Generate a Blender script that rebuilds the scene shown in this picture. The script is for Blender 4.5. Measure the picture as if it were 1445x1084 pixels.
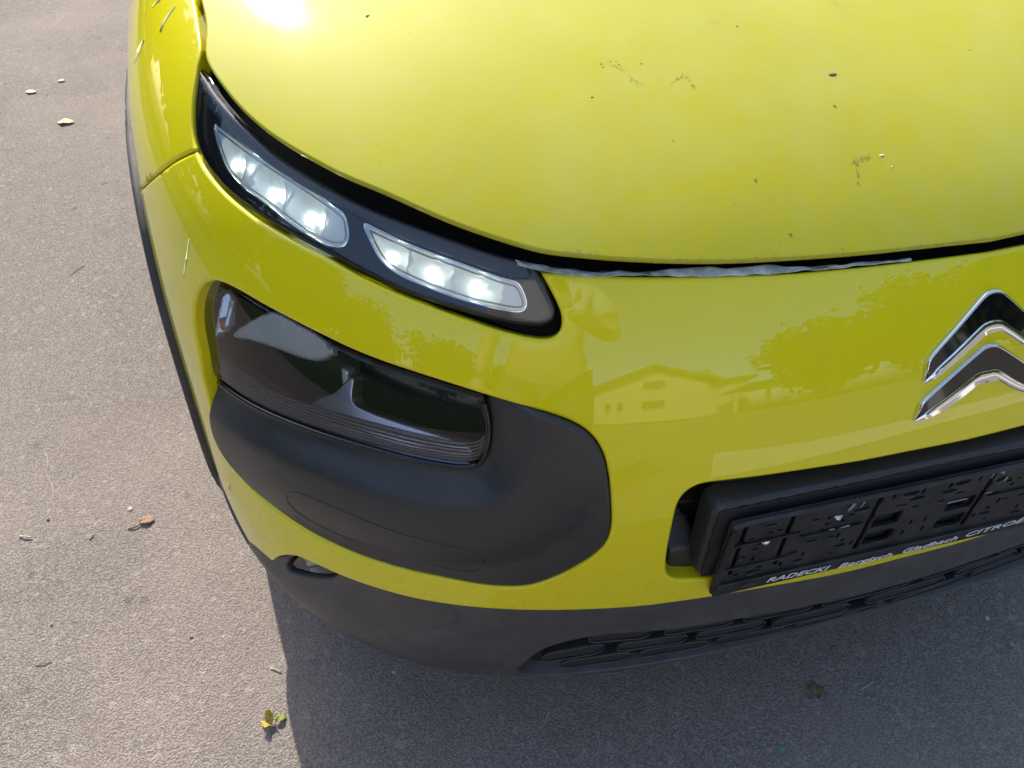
import bpy, math, random
import numpy as np
from mathutils import Matrix, Vector
from mathutils.geometry import delaunay_2d_cdt
random.seed(7); RNG = np.random.default_rng(7)
for o in list(bpy.data.objects): bpy.data.objects.remove(o)
scene = bpy.context.scene
C = scene.collection

# ------------------------------------------------------------------ camera
FPX = 1085.0
CP = np.array([-0.6605, -0.3944, 1.2432])
YAW, PIT, ROL = [math.radians(a) for a in (17.04, 44.31, -1.905)]
def cam_axes():
    s, c = math.sin(YAW), math.cos(YAW); sp, cp = math.sin(PIT), math.cos(PIT)
    F = np.array([s*cp, c*cp, -sp]); R = np.array([c, -s, 0]); U = np.array([s*sp, c*sp, cp])
    cr, sr = math.cos(ROL), math.sin(ROL)
    return R*cr - U*sr, U*cr + R*sr, F
CR, CU, CF = cam_axes()
cd = bpy.data.cameras.new('camera'); cam = bpy.data.objects.new('camera', cd); C.objects.link(cam)
m3 = Matrix((CR, CU, -CF)).transposed()
cam.matrix_world = Matrix.Translation(Vector(CP)) @ m3.to_4x4()
cd.sensor_width = 36; cd.lens = FPX/1445*36; cd.clip_start = .05; cd.clip_end = 2000
scene.camera = cam

# ------------------------------------------------------------------ light
SUN_EL = math.radians(40.5); SUN_AZ = math.radians(-9.5)      # azimuth from +Y towards +X
sd = np.array([math.sin(SUN_AZ)*math.cos(SUN_EL), math.cos(SUN_AZ)*math.cos(SUN_EL), math.sin(SUN_EL)])
w = bpy.data.worlds.new('World'); scene.world = w; w.use_nodes = True
nt = w.node_tree; bg = nt.nodes['Background']
sky = nt.nodes.new('ShaderNodeTexSky'); sky.sky_type = 'NISHITA'; sky.sun_disc = False
sky.sun_elevation = SUN_EL; sky.sun_rotation = SUN_AZ % (2*math.pi)
sky.air_density = 1.0; sky.dust_density = 1.6; sky.ozone_density = 1.0
nt.links.new(sky.outputs[0], bg.inputs[0]); bg.inputs[1].default_value = .15
ld = bpy.data.lights.new('sun', 'SUN'); ld.energy = 3.05; ld.angle = math.radians(.53); ld.color = (1, .93, .84)
sun = bpy.data.objects.new('sun', ld); C.objects.link(sun)
sun.rotation_euler = Vector(-sd).to_track_quat('-Z', 'Y').to_euler(); sun.location = (0, 2, 6)
vs = scene.view_settings; vs.view_transform = 'Standard'; vs.look = 'None'; vs.exposure = 1.12; vs.gamma = 1
vs.use_curve_mapping = False
scene.render.engine = 'CYCLES'

# ------------------------------------------------------------------ materials
def mat(name, color=(.5,.5,.5), rough=.5, metal=0, coat=0, coat_rough=.03, spec=.5, emit=None, estr=0):
    m = bpy.data.materials.new(name); m.use_nodes = True
    b = m.node_tree.nodes['Principled BSDF']
    b.inputs['Base Color'].default_value = (*color, 1); b.inputs['Roughness'].default_value = rough
    b.inputs['Metallic'].default_value = metal; b.inputs['Coat Weight'].default_value = coat
    b.inputs['Coat Roughness'].default_value = coat_rough; b.inputs['Specular IOR Level'].default_value = spec
    if emit: b.inputs['Emission Color'].default_value = (*emit, 1); b.inputs['Emission Strength'].default_value = estr
    return m
class NT:
    def __init__(s, m): s.t = m.node_tree; s.b = s.t.nodes['Principled BSDF']; s.co = s.t.nodes.new('ShaderNodeTexCoord').outputs['Object']
    def n(s, typ, **k):
        x = s.t.nodes.new('ShaderNode'+typ)
        for a, v in k.items():
            if hasattr(x, a) and a not in x.inputs: setattr(x, a, v)
            else: x.inputs[a].default_value = v
        return x
    def l(s, a, b): s.t.links.new(a, b)
    def noise(s, scale, detail=4, rough=.55, vec=None):
        x = s.n('TexNoise'); x.inputs['Scale'].default_value = scale; x.inputs['Detail'].default_value = detail; x.inputs['Roughness'].default_value = rough
        s.l(vec or s.co, x.inputs['Vector']); return x.outputs['Fac']
    def ramp(s, fac, stops):
        x = s.n('ValToRGB'); e = x.color_ramp.elements
        while len(e) < len(stops): e.new(.5)
        for i, (p, c) in enumerate(stops): e[i].position = p; e[i].color = (*c, 1) if len(c) == 3 else c
        s.l(fac, x.inputs[0]); return x.outputs['Color']
    def mix(s, fac, a, b):
        x = s.n('Mix'); x.data_type = 'RGBA'
        if isinstance(fac, (int, float)): x.inputs[0].default_value = fac
        else: s.l(fac, x.inputs[0])
        for k, v in ((6, a), (7, b)):
            if isinstance(v, tuple): x.inputs[k].default_value = (*v, 1)
            else: s.l(v, x.inputs[k])
        return x.outputs[2]
    def math(s, op, a, b=0.0):
        x = s.n('Math'); x.operation = op
        for k, v in ((0, a), (1, b)):
            if isinstance(v, (int, float)): x.inputs[k].default_value = v
            else: s.l(v, x.inputs[k])
        return x.outputs[0]
    def bump(s, h, strength, dist):
        x = s.n('Bump'); x.inputs['Strength'].default_value = strength; x.inputs['Distance'].default_value = dist
        s.l(h, x.inputs['Height']); s.l(x.outputs[0], s.b.inputs['Normal']); return x

YEL = (.79, .69, .005)
M = {}
def paint(name, dusty_dim):
    m = mat(name, YEL, .38 if not dusty_dim else .62, 0, 1, .025, .12 if not dusty_dim else .15); t = NT(m)
    big = t.noise(2.3, 5, .6); fine = t.noise(420, 2); mid = t.noise(38, 5, .65)
    vor = t.n('TexVoronoi'); vor.inputs['Scale'].default_value = 95; t.l(t.co, vor.inputs['Vector'])
    speck = t.ramp(vor.outputs['Distance'], [(.0, (1,1,1)), (.05, (1,1,1)), (.075, (0,0,0))])
    vor2 = t.n('TexVoronoi'); vor2.inputs['Scale'].default_value = 95; t.l(t.co, vor2.inputs['Vector'])
    sel = t.ramp(vor2.outputs['Color'], [(.80, (0,0,0)), (.84, (1,1,1))])
    dots = t.math('MULTIPLY', speck, sel)
    if dusty_dim:
        dimmed = t.mix(t.math('ADD', t.math('MULTIPLY', big, .4), .5), YEL, (.30, .29, .012))  # sunlit bonnet toned down in its colour, against the shaded bumper
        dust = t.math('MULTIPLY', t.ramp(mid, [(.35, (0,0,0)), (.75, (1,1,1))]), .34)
        c = t.mix(dust, dimmed, (.42, .41, .08))
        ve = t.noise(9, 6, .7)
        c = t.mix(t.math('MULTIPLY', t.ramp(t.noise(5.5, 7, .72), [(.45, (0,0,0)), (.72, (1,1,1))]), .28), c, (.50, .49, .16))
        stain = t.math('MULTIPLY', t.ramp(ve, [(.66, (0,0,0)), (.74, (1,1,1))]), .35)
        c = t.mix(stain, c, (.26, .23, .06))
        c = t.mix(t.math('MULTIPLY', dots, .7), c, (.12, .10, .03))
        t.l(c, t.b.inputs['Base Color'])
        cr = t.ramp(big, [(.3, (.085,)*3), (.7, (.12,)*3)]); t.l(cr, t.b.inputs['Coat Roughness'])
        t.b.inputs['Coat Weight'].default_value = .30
    else:
        c = t.mix(t.math('MULTIPLY', t.ramp(mid, [(.45, (0,0,0)), (.8, (1,1,1))]), .10), YEL, (.50, .47, .10))
        c = t.mix(t.math('MULTIPLY', dots, .35), c, (.15, .13, .04))
        # road grime thrown up along the sill of the bumper
        sx = t.n('SeparateXYZ'); t.l(t.co, sx.inputs[0])
        low = t.ramp(sx.outputs['Z'], [(.30, (1,1,1)), (.52, (0,0,0))])
        gr = t.math('MULTIPLY', low, t.ramp(t.noise(130, 4, .7), [(.50, (0,0,0)), (.72, (1,1,1))]))
        c = t.mix(t.math('MULTIPLY', gr, .35), c, (.20, .17, .07)); t.l(c, t.b.inputs['Base Color'])
        cr = t.ramp(mid, [(.3, (.012,)*3), (.8, (.035,)*3)]); t.l(cr, t.b.inputs['Coat Roughness'])
    return m
M['yellow'] = paint('yellow_paint', False); M['hood'] = paint('dusty_dimmed_yellow_paint', True)
def plastic(name, col, rough, dustcol=(.10,.095,.09), amt=.25):
    m = mat(name, col, rough, spec=.5); t = NT(m)
    d = t.math('MULTIPLY', t.ramp(t.noise(22, 6, .7), [(.42, (0,0,0)), (.75, (1,1,1))]), amt)
    t.l(t.mix(d, col, dustcol), t.b.inputs['Base Color'])
    t.l(t.ramp(t.noise(9, 3), [(.3, (rough-.05,)*3), (.7, (rough+.1,)*3)]), t.b.inputs['Roughness'])
    t.bump(t.noise(900, 2), .12, .0006)
    return m
M['plastic'] = plastic('black_plastic', (.030,.030,.031), .37, (.07,.068,.066), .2)
M['valance'] = plastic('grey_black_plastic', (.056,.054,.055), .44, (.17,.16,.15), .3)
M['clad'] = plastic('weathered_cladding', (.045,.043,.043), .68, (.15,.14,.13), .3)
M['matt'] = mat('matt_black', (.010,.010,.011), .7)
M['holder'] = plastic('scuffed_black_plastic', (.012,.012,.013), .42, (.085,.08,.075), .45)
M['pad'] = plastic('grille_pad_plastic', (.022,.023,.025), .42, (.08,.075,.07), .25)
M['gloss'] = mat('gloss_black', (.006,.006,.008), .06, spec=.6)
M['navy'] = mat('lamp_housing_black', (.007,.009,.014), .2)
M['bezel'] = mat('lamp_bezel_grey', (.055,.062,.075), .45)
M['chrome'] = mat('chrome', (.80,.82,.85), .06, 1)
M['satin'] = mat('satin_metal', (.42,.44,.45), .32, 1)
M['tray'] = mat('lamp_reflector', (.80,.84,.81), .36, .3)
_t = NT(M['tray']); _v = _t.n('TexVoronoi'); _v.inputs['Scale'].default_value = 190; _t.l(_t.co, _v.inputs['Vector']); _t.bump(_v.outputs['Color'], .35, .002)
M['reflection_band'] = mat('lamp_reflection_band', (.50,.48,.54), .22, .8)
M['ribdark'] = mat('lamp_rib', (.26,.245,.25), .3, .4)
M['ribbed'] = mat('ribbed_reflector', (.72,.68,.62), .3, .35)
M['amber'] = mat('amber_bulb', (.75,.20,.06), .3)
M['led'] = mat('led', (.9,.9,.9), .4, emit=(.93,1,.95), estr=13)
M['rubber'] = mat('tyre_rubber', (.018,.018,.018), .8)
M['alloy'] = mat('alloy', (.45,.45,.46), .35, .8)
M['white'] = mat('white_print', (.78,.78,.78), .45)
M['tornfoam'] = mat('torn_seal', (.46,.50,.47), .6); _t = NT(M['tornfoam']); _t.l(_t.mix(_t.ramp(_t.noise(55, 6, .7), [(.42, (0,0,0)), (.60, (1,1,1))]), (.27,.31,.29), (.54,.58,.55)), _t.b.inputs['Base Color'])
def glass(name, tint=(1,1,1), rough=.01, haze=0.0):
    m = bpy.data.materials.new(name); m.use_nodes = True; t = m.node_tree; t.nodes.clear()
    o = t.nodes.new('ShaderNodeOutputMaterial'); tr = t.nodes.new('ShaderNodeBsdfTransparent'); tr.inputs[0].default_value = (*tint, 1)
    g = t.nodes.new('ShaderNodeBsdfGlossy'); g.inputs['Roughness'].default_value = rough
    f = t.nodes.new('ShaderNodeFresnel'); f.inputs[0].default_value = 1.5
    mx = t.nodes.new('ShaderNodeMixShader'); t.links.new(f.outputs[0], mx.inputs[0]); t.links.new(tr.outputs[0], mx.inputs[1]); t.links.new(g.outputs[0], mx.inputs[2])
    last = mx.outputs[0]
    if haze:
        df = t.nodes.new('ShaderNodeBsdfDiffuse'); df.inputs[0].default_value = (.5,.5,.5,1)
        m2 = t.nodes.new('ShaderNodeMixShader'); m2.inputs[0].default_value = haze; t.links.new(last, m2.inputs[1]); t.links.new(df.outputs[0], m2.inputs[2]); last = m2.outputs[0]
    t.links.new(last, o.inputs[0]); return m
M['lens'] = glass('clear_lens', (.95,.96,.97), .012, .01)
M['lens2'] = glass('smoked_lens', (.90,.89,.90), .012, .008)
M['window'] = glass('tinted_glass', (.25,.28,.27), .01)
def asphalt():
    m = mat('asphalt', (.2,.2,.2), .9, spec=.25); t = NT(m)
    wv = t.n('TexVoronoi'); wv.inputs['Scale'].default_value = 310; t.l(t.co, wv.inputs['Vector'])
    wv2 = t.n('TexVoronoi'); wv2.inputs['Scale'].default_value = 75; t.l(t.co, wv2.inputs['Vector'])
    st = t.ramp(wv.outputs['Color'], [(.0, (.250,.210,.178)), (.5, (.330,.282,.242)), (1, (.445,.385,.333))])
    big = t.noise(1.6, 6, .6); mid = t.noise(14, 5, .65)
    c = t.mix(t.math('MULTIPLY', t.ramp(big, [(.35, (0,0,0)), (.7, (1,1,1))]), .45), st, (.39,.325,.27))
    c = t.mix(t.math('MULTIPLY', t.ramp(mid, [(.5, (0,0,0)), (.75, (1,1,1))]), .35), c, (.215,.182,.158))
    gap = t.ramp(wv.outputs['Distance'], [(.32, (0,0,0)), (.62, (1,1,1))])
    c = t.mix(t.math('MULTIPLY', gap, .5), c, (.09,.078,.070))
    dk = t.ramp(wv2.outputs['Color'], [(.93, (0,0,0)), (.96, (1,1,1))]); c = t.mix(t.math('MULTIPLY', dk, .45), c, (.06,.057,.055))
    wt = t.n('TexVoronoi'); wt.inputs['Scale'].default_value = 60; t.l(t.co, wt.inputs['Vector'])
    ws = t.math('MULTIPLY', t.ramp(wt.outputs['Distance'], [(.0, (1,1,1)), (.09, (1,1,1)), (.12, (0,0,0))]), t.ramp(wt.outputs['Color'], [(.90, (0,0,0)), (.92, (1,1,1))])); c = t.mix(t.math('MULTIPLY', ws, .8), c, (.62,.60,.56))
    st2 = t.n('TexVoronoi'); st2.inputs['Scale'].default_value = 120; t.l(t.co, st2.inputs['Vector'])
    c = t.mix(t.math('MULTIPLY', t.ramp(st2.outputs['Color'], [(.84, (0,0,0)), (.90, (1,1,1))]), .35), c, (.52,.46,.40))
    wp = t.math('MULTIPLY', t.ramp(t.noise(1.05, 4, .6), [(.50, (0,0,0)), (.68, (1,1,1))]), .30); c = t.mix(wp, c, (.47,.385,.315))
    stn = t.math('MULTIPLY', t.ramp(t.noise(3.7, 7, .68), [(.52, (0,0,0)), (.66, (1,1,1))]), .16); c = t.mix(stn, c, (.20,.165,.135))
    t.l(c, t.b.inputs['Base Color'])
    h = t.math('ADD', t.math('MULTIPLY', wv.outputs['Distance'], -1.0), t.math('MULTIPLY', t.noise(520, 3), 1.3))
    h = t.math('ADD', h, t.math('MULTIPLY', t.noise(95, 4), 1.0))
    t.bump(h, .7, .0046)
    return m
M['asphalt'] = asphalt()

# ------------------------------------------------------------------ body envelope
class Spl:
    def __init__(s, pts):
        s.x = np.array([p[0] for p in pts], float); s.y = np.array([p[1] for p in pts], float)
        n = len(s.x); h = np.diff(s.x); A = np.zeros((n, n)); b = np.zeros(n); A[0,0] = A[-1,-1] = 1
        for i in range(1, n-1):
            A[i,i-1] = h[i-1]; A[i,i] = 2*(h[i-1]+h[i]); A[i,i+1] = h[i]
            b[i] = 6*((s.y[i+1]-s.y[i])/h[i]-(s.y[i]-s.y[i-1])/h[i-1])
        s.m = np.linalg.solve(A, b); s.h = h
    def __call__(s, t):
        t = np.clip(t, s.x[0], s.x[-1]); i = np.clip(np.searchsorted(s.x, t)-1, 0, len(s.h)-1)
        h = s.h[i]; a = (s.x[i+1]-t)/h; b = (t-s.x[i])/h
        return a*s.y[i]+b*s.y[i+1]+((a**3-a)*s.m[i]+(b**3-b)*s.m[i+1])*h*h/6
Y0 = Spl([(.14,.14),(.16,.068),(.18,.034),(.21,.011),(.26,.002),(.34,-.002),(.42,-.002),(.50,.001),(.57,.007),(.63,.0195),(.68,.0362),(.72,.0538),(.76,.076),(.80,.103),(.84,.137),(.88,.181),(.92,.242),(.945,.302)])
WW = Spl([(.14,.78),(.16,.83),(.19,.866),(.23,.886),(.30,.896),(.45,.899),(.58,.897),(.66,.890),(.72,.881),(.77,.869),(.81,.853),(.85,.831),(.88,.808),(.905,.781),(.925,.750),(.945,.708)])
NN = Spl([(.14,3.15),(.26,3.15),(.36,3.0),(.5,2.75),(.6,2.6),(.7,2.48),(.8,2.4),(.945,2.3)])
YC = .80; ZMAX = .945
def rise(y):
    t = np.clip((y-.35)/.8, 0, 1); return .085*t*t*(3-2*t)
def gfun(x, y, z, off=0.0):
    ze = z-rise(y); y0 = Y0(ze)-off; W = WW(ze)+off; n = NN(ze); D = YC-y0
    return (np.abs(x)/W)**n+(np.maximum(0, YC-y)/D)**n-1
_u = np.linspace(0, 1, 4001); _w = .5-.5*np.cos(np.pi*_u)
_n = float(NN(.55)); _W = float(WW(.55)); _D = YC-float(Y0(.55))
_x = _W*np.sin(_w*np.pi/2)**(2/_n); _y = YC-_D*np.clip(np.cos(_w*np.pi/2), 0, 1)**(2/_n)
_m = np.concatenate([[0], np.cumsum(np.hypot(np.diff(_x), np.diff(_y)))]); MQ = _m[-1]
def env(m, ze):
    """surface point; m = signed arc metres round the plan outline (0 = centre line), ze = height"""
    m = np.asarray(m, float); ze = np.asarray(ze, float); am = np.abs(m); sg = np.where(m > 0, 1., -1.)
    wv = np.interp(np.minimum(am, MQ), _m, _w); ex = np.maximum(0, am-MQ)
    y0 = Y0(ze); W = WW(ze); n = NN(ze); D = YC-y0
    x = W*np.sin(wv*np.pi/2)**(2/n); y = YC-D*np.clip(np.cos(wv*np.pi/2), 0, 1)**(2/n)+ex
    return np.stack([sg*x, y, ze+rise(y)], -1)
def inv(P, off=0.0):
    x, y, z = P; ze = z-float(rise(y)); y0 = float(Y0(ze))-off; W = float(WW(ze))+off; n = float(NN(ze)); D = YC-y0
    if y < YC:
        a = (abs(x)/W)**(n/2); b = (max(0, YC-y)/D)**(n/2); m = float(np.interp(math.atan2(a, b)/(math.pi/2), _w, _m))
    else: m = MQ+y-YC
    return np.array([m if x > 0 else -m, ze])
def pray(u, v): return CF+CR*((u-722.5)/FPX)+CU*((542.0-v)/FPX)
def hits(UV, off=0.0):
    UV = np.asarray(UV, float); d = CF+CR*((UV[:,:1]-722.5)/FPX)+CU*((542.0-UV[:,1:])/FPX); t = np.linspace(.35, 2.2, 400)
    def ev(T):
        P = CP+T[...,None]*d[:,None]; ok = (P[...,2]-rise(P[...,1]) < ZMAX) & (P[...,2] > .14)
        return np.where(ok, gfun(P[...,0], P[...,1], P[...,2], off), 9)
    T = np.broadcast_to(t, (len(UV), len(t))); out = np.zeros(len(UV))
    for it in range(4):
        g = ev(T); c = (g[:,1:] <= 0) & (g[:,:-1] > 0) & (g[:,:-1] < 8.9)
        k = np.where(c.any(1), c.argmax(1), np.clip(g.argmin(1), 0, T.shape[1]-2)); r = np.arange(len(UV))
        a, b = T[r,k], T[r,k+1]; miss = ~c.any(1)
        out = np.where(miss, T[r, np.clip(g.argmin(1), 0, T.shape[1]-1)], .5*(a+b))
        if it == 0: miss0 = miss; out0 = out.copy()
        T = a[:,None]+(b-a)[:,None]*np.linspace(0, 1, 30)
    out = np.where(miss0, out0, out)
    return CP+out[:,None]*d
def hit(u, v, off=0.0): return hits([(u, v)], off)[0]
def tr(u, v, off=0.0): return inv(hit(u, v, off), off)
def surf_env(off=0.0, fn=None):
    e = 4e-4
    def nrm(m, ze):
        d1 = env(m+e, ze)-env(m-e, ze); d2 = env(m, ze+e)-env(m, ze-e)
        n = np.cross(d1, d2); return n/np.maximum(np.linalg.norm(n, axis=-1, keepdims=True), 1e-12)
    def s(a, b):
        P = env(a, b); o = off if fn is None else off+fn(a, b)
        if fn is None and off == 0: return P
        return P+nrm(a, b)*np.asarray(o)[..., None]
    return s
# bonnet height field
HC = Spl([(-.05,.66),(.0,.715),(.05,.765),(.10,.806),(.15,.841),(.2,.869),(.3,.911),(.4,.940),(.55,.969),(.75,.996),(1.0,1.018),(1.3,1.04)])
def hood_z(x, y):
    q = np.minimum(np.abs(x)/.86, .975); f = .69*(1-(1-q**2.4)**(1/2.4))
    return HC(y-.58*f)-.008*(np.abs(x)/.75)**2.5
def surf_hood(a, b): return np.stack([a, b, hood_z(a, b)], -1)
def hit_hood(u, v):
    d = pray(u, v); t = np.linspace(.3, 3, 2500); P = CP+t[:, None]*d; g = P[:,2]-hood_z(P[:,0], P[:,1])
    k = np.where((g[1:] <= 0) & (g[:-1] > 0))[0]
    if len(k) == 0: return CP+d*t[np.argmin(np.abs(g))]
    a, b = t[k[0]], t[k[0]+1]
    for _ in range(30):
        m = (a+b)/2; Q = CP+d*m
        if Q[2]-hood_z(Q[0], Q[1]) > 0: a = m
        else: b = m
    return CP+d*a
def ground(u, v):
    d = pray(u, v); t = -CP[2]/d[2]; return CP+d*t

# ------------------------------------------------------------------ polyline + mesh helpers
def resample(P, step, closed=False):
    P = np.asarray(P, float)
    if closed: P = np.vstack([P, P[:1]])
    d = np.concatenate([[0], np.cumsum(np.linalg.norm(np.diff(P, axis=0), axis=1))]); n = max(2, int(round(d[-1]/step))+1)
    t = np.linspace(0, d[-1], n); Q = np.stack([np.interp(t, d, P[:,i]) for i in range(P.shape[1])], -1)
    return Q[:-1] if closed else Q
def catmull(P, k=8, closed=False):
    P = np.asarray(P, float); n = len(P); out = []
    rng = n if closed else n-1
    for i in range(rng):
        if closed: a, b, c, d = P[i-1], P[i], P[(i+1) % n], P[(i+2) % n]
        else: a, b, c, d = P[max(i-1, 0)], P[i], P[i+1], P[min(i+2, n-1)]
        for j in range(k):
            t = j/k; out.append(.5*((2*b)+(-a+c)*t+(2*a-5*b+4*c-d)*t*t+(-a+3*b-3*c+d)*t**3))
    if not closed: out.append(P[-1])
    return np.array(out)
def relax(P, it=3, closed=False):
    P = P.copy()
    for _ in range(it):
        if closed: P = .5*P+.25*(np.roll(P, 1, 0)+np.roll(P, -1, 0))
        else: P[1:-1] = .5*P[1:-1]+.25*(P[:-2]+P[2:])
    return P
def curve(px, step=6, it=3, closed=False): return relax(resample(catmull(px, 8, closed), step, closed), it, closed)
def trace(px, off=0.0, step=6, it=3, closed=False, raw=False):
    Q = np.asarray(px, float) if raw else curve(px, step, it, closed)
    return np.array([inv(p, off) for p in hits(Q, off)])
def area2(P): x, y = P[:,0], P[:,1]; return .5*np.sum(x*np.roll(y, -1)-np.roll(x, -1)*y)
def inside(pts, polys):
    r = np.zeros(len(pts), bool)
    for P in polys:
        x1, y1 = P[:,0], P[:,1]; x2, y2 = np.roll(x1, -1), np.roll(y1, -1)
        px, py = pts[:,0][:,None], pts[:,1][:,None]
        with np.errstate(divide='ignore', invalid='ignore'):
            c = ((y1 > py) != (y2 > py)) & (px < (x2-x1)*(py-y1)/(y2-y1)+x1)
        r ^= (c.sum(1) % 2).astype(bool)
    return r
def seg_dist(pts, A, B):
    if len(A) == 0: return np.full(len(pts), 9.), np.zeros((len(pts), 2))
    D = np.empty(len(pts)); Qo = np.empty((len(pts), 2)); AB = B-A; L = np.maximum((AB**2).sum(1), 1e-16)
    for i in range(0, len(pts), 1500):
        p = pts[i:i+1500]; t = np.clip(((p[:,None]-A)*AB).sum(2)/L, 0, 1); q = A+t[...,None]*AB
        d = np.linalg.norm(p[:,None]-q, axis=2); k = d.argmin(1); D[i:i+1500] = d[np.arange(len(p)), k]; Qo[i:i+1500] = q[np.arange(len(p)), k]
    return D, Qo
def clean(P, eps=4e-4):
    K = [P[0]]
    for p in P[1:]:
        if np.linalg.norm(p-K[-1]) > eps: K.append(p)
    if np.linalg.norm(K[0]-K[-1]) <= eps: K.pop()
    return np.array(K)
def densify(P, step):
    out = []
    for i in range(len(P)):
        a, b = P[i], P[(i+1) % len(P)]; n = max(1, int(np.linalg.norm(b-a)/(step*1.05)))
        for j in range(n): out.append(a+(b-a)*j/n)
    return np.array(out)
def link(name, me, parent):
    o = bpy.data.objects.new(name, me); C.objects.link(o)
    if parent is not None: o.parent = parent
    return o
def mesh_obj(name, V, Fc, m, parent=None, smooth=True, normals=None):
    me = bpy.data.meshes.new(name); me.from_pydata([tuple(map(float, v)) for v in V], [], [tuple(int(i) for i in f) for f in Fc])
    me.polygons.foreach_set('use_smooth', [smooth]*len(me.polygons))
    for mm in (m if isinstance(m, list) else [m]): me.materials.append(mm)
    if normals is not None: me.normals_split_custom_set_from_vertices([tuple(map(float, n)) for n in normals])
    me.update(); return link(name, me, parent)
def vnormal(P): 
    return P/np.maximum(np.linalg.norm(P, axis=-1, keepdims=True), 1e-12)
def panel(name, polys, surf, m, parent=None, step=.014, r=.005, thick=.012, join=False, flip=False, sgn=1):
    """sheet of surf(a,b) bounded by polygons, with rolled edges and a returned rim; join mirrors it about x=0 into one skin; flip builds the mirrored twin"""
    polys = [densify(clean(np.asarray(P, float)), step) for P in polys]
    for i, P in enumerate(polys):
        if (area2(P) > 0) != (i == 0): polys[i] = P[::-1]
    pts = []; edges = []; segA = []; segB = []; outs = []; rimsegs = []; base = 0; ins = []
    for P in polys:
        n = len(P); E = np.roll(P, -1, 0)-P; nr = np.stack([E[:,1], -E[:,0]], -1); nr = vnormal(nr)
        cl = (np.abs(P[:,0]) < 1e-6) & (np.abs(np.roll(P, -1, 0)[:,0]) < 1e-6) if join else np.zeros(n, bool)
        nv = np.zeros((n, 2))
        for i in range(n):
            a, b = (i-1) % n, i
            v = (0 if cl[a] else nr[a])+(0 if cl[b] else nr[b]); nv[i] = v if np.ndim(v) else 0
        if join: nv[np.abs(P[:,0]) < 1e-6, 0] = 0
        nv = vnormal(nv)
        for i in range(n):
            edges.append((base+i, base+(i+1) % n))
            if not cl[i]: segA.append(P[i]); segB.append(P[(i+1) % n]); rimsegs.append((base+i, base+(i+1) % n))
        pts.append(P); outs.append(nv); base += n
        for k in (.12, .4, 1.0): ins.append((P-nv*r*k, k*r))
    B = np.vstack(pts); OB = np.vstack(outs); segA, segB = np.array(segA), np.array(segB)
    allp = [B]
    for Q, d in ins:
        D, _ = seg_dist(Q, segA, segB); Qi = Q-np.array([1e-6, 0])*(np.abs(Q[:,0:1]) < 1e-6) if join else Q; ok = (D > d*.85) & inside(Qi, polys); allp.append(Q[ok])
    mn, mx = polys[0].min(0), polys[0].max(0); gx = np.arange(mn[0], mx[0]+step, step); gy = np.arange(mn[1], mx[1]+step*.87, step*.87)
    G = np.array([(x+(step/2 if j % 2 else 0), y) for j, y in enumerate(gy) for x in gx])
    G = G[inside(G, polys)]; D, _ = seg_dist(G, segA, segB); G = G[D > max(r*1.35, step*.45)]
    if join: G = G[np.abs(G[:,0]) > step*.3]
    allp.append(G); A = np.vstack(allp)
    vo, eo, fo = delaunay_2d_cdt([Vector((float(p[0]), float(p[1]))) for p in A], edges, [], 0, 1e-7)[:3]
    V2 = np.array([(v[0], v[1]) for v in vo]); T = np.array([f for f in fo if len(f) == 3], int)
    T = T[inside(V2[T].mean(1), polys)]
    e = 5e-4
    def frame(a, b):
        Pa = surf(a+e, b)-surf(a-e, b); Pb = surf(a, b+e)-surf(a, b-e); n = vnormal(np.cross(Pa, Pb))*sgn; return vnormal(Pa), vnormal(Pb), n
    P3 = surf(V2[:,0], V2[:,1]); Pa, Pb, n3 = frame(V2[:,0], V2[:,1])
    D, Q = seg_dist(V2, segA, segB); o2 = Q-V2; dd = np.linalg.norm(o2, axis=1, keepdims=True); o2 = np.where(dd > 1e-7, o2/np.maximum(dd, 1e-9), 0)
    # boundary vertices take their polygon normal
    kb = {}
    for i, p in enumerate(B): kb[(round(p[0], 6), round(p[1], 6))] = i
    for i in np.where(D < 1e-6)[0]:
        k = kb.get((round(V2[i][0], 6), round(V2[i][1], 6)))
        if k is not None: o2[i] = OB[k]
    o3 = vnormal(Pa*o2[:,:1]+Pb*o2[:,1:]); s = np.clip(1-D/r, 0, 1)[:, None] if r > 0 else np.zeros((len(D), 1)); c = np.sqrt(1-s*s)
    V3 = P3-n3*(r*(1-c)); N3 = vnormal(n3*c+o3*s)
    V = [V3]; N = [N3]; Fc = T.tolist()
    if thick > 0:
        BP = surf(B[:,0], B[:,1]); ba, bb, bn = frame(B[:,0], B[:,1]); bo = vnormal(ba*OB[:,:1]+bb*OB[:,1:])
        top = BP-bn*r; bot = BP-bn*(r+thick)-bo*(.0015); o = len(V3); nb = len(B)
        V += [top, bot]; N += [bo, bo]
        for i, j in rimsegs: Fc.append((o+i, o+j, o+nb+j)); Fc.append((o+i, o+nb+j, o+nb+i))
    V = np.vstack(V); N = np.vstack(N); Fc = np.array(Fc, int)
    fn = np.cross(V[Fc[:,1]]-V[Fc[:,0]], V[Fc[:,2]]-V[Fc[:,0]]); bad = (fn*N[Fc].sum(1)).sum(1) < 0
    Fc[bad] = Fc[bad][:, ::-1]
    def mirror(V, N, Fc):
        k = np.array([-1, 1, 1]); return V*k, N*k, Fc[:, ::-1]
    if join:
        V2_, N2_, F2_ = mirror(V, N, Fc); Fc = np.vstack([Fc, F2_+len(V)]); V = np.vstack([V, V2_]); N = np.vstack([N, N2_])
    elif flip: V, N, Fc = mirror(V, N, Fc)
    return mesh_obj(name, V, Fc, m, parent, True, N)
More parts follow.
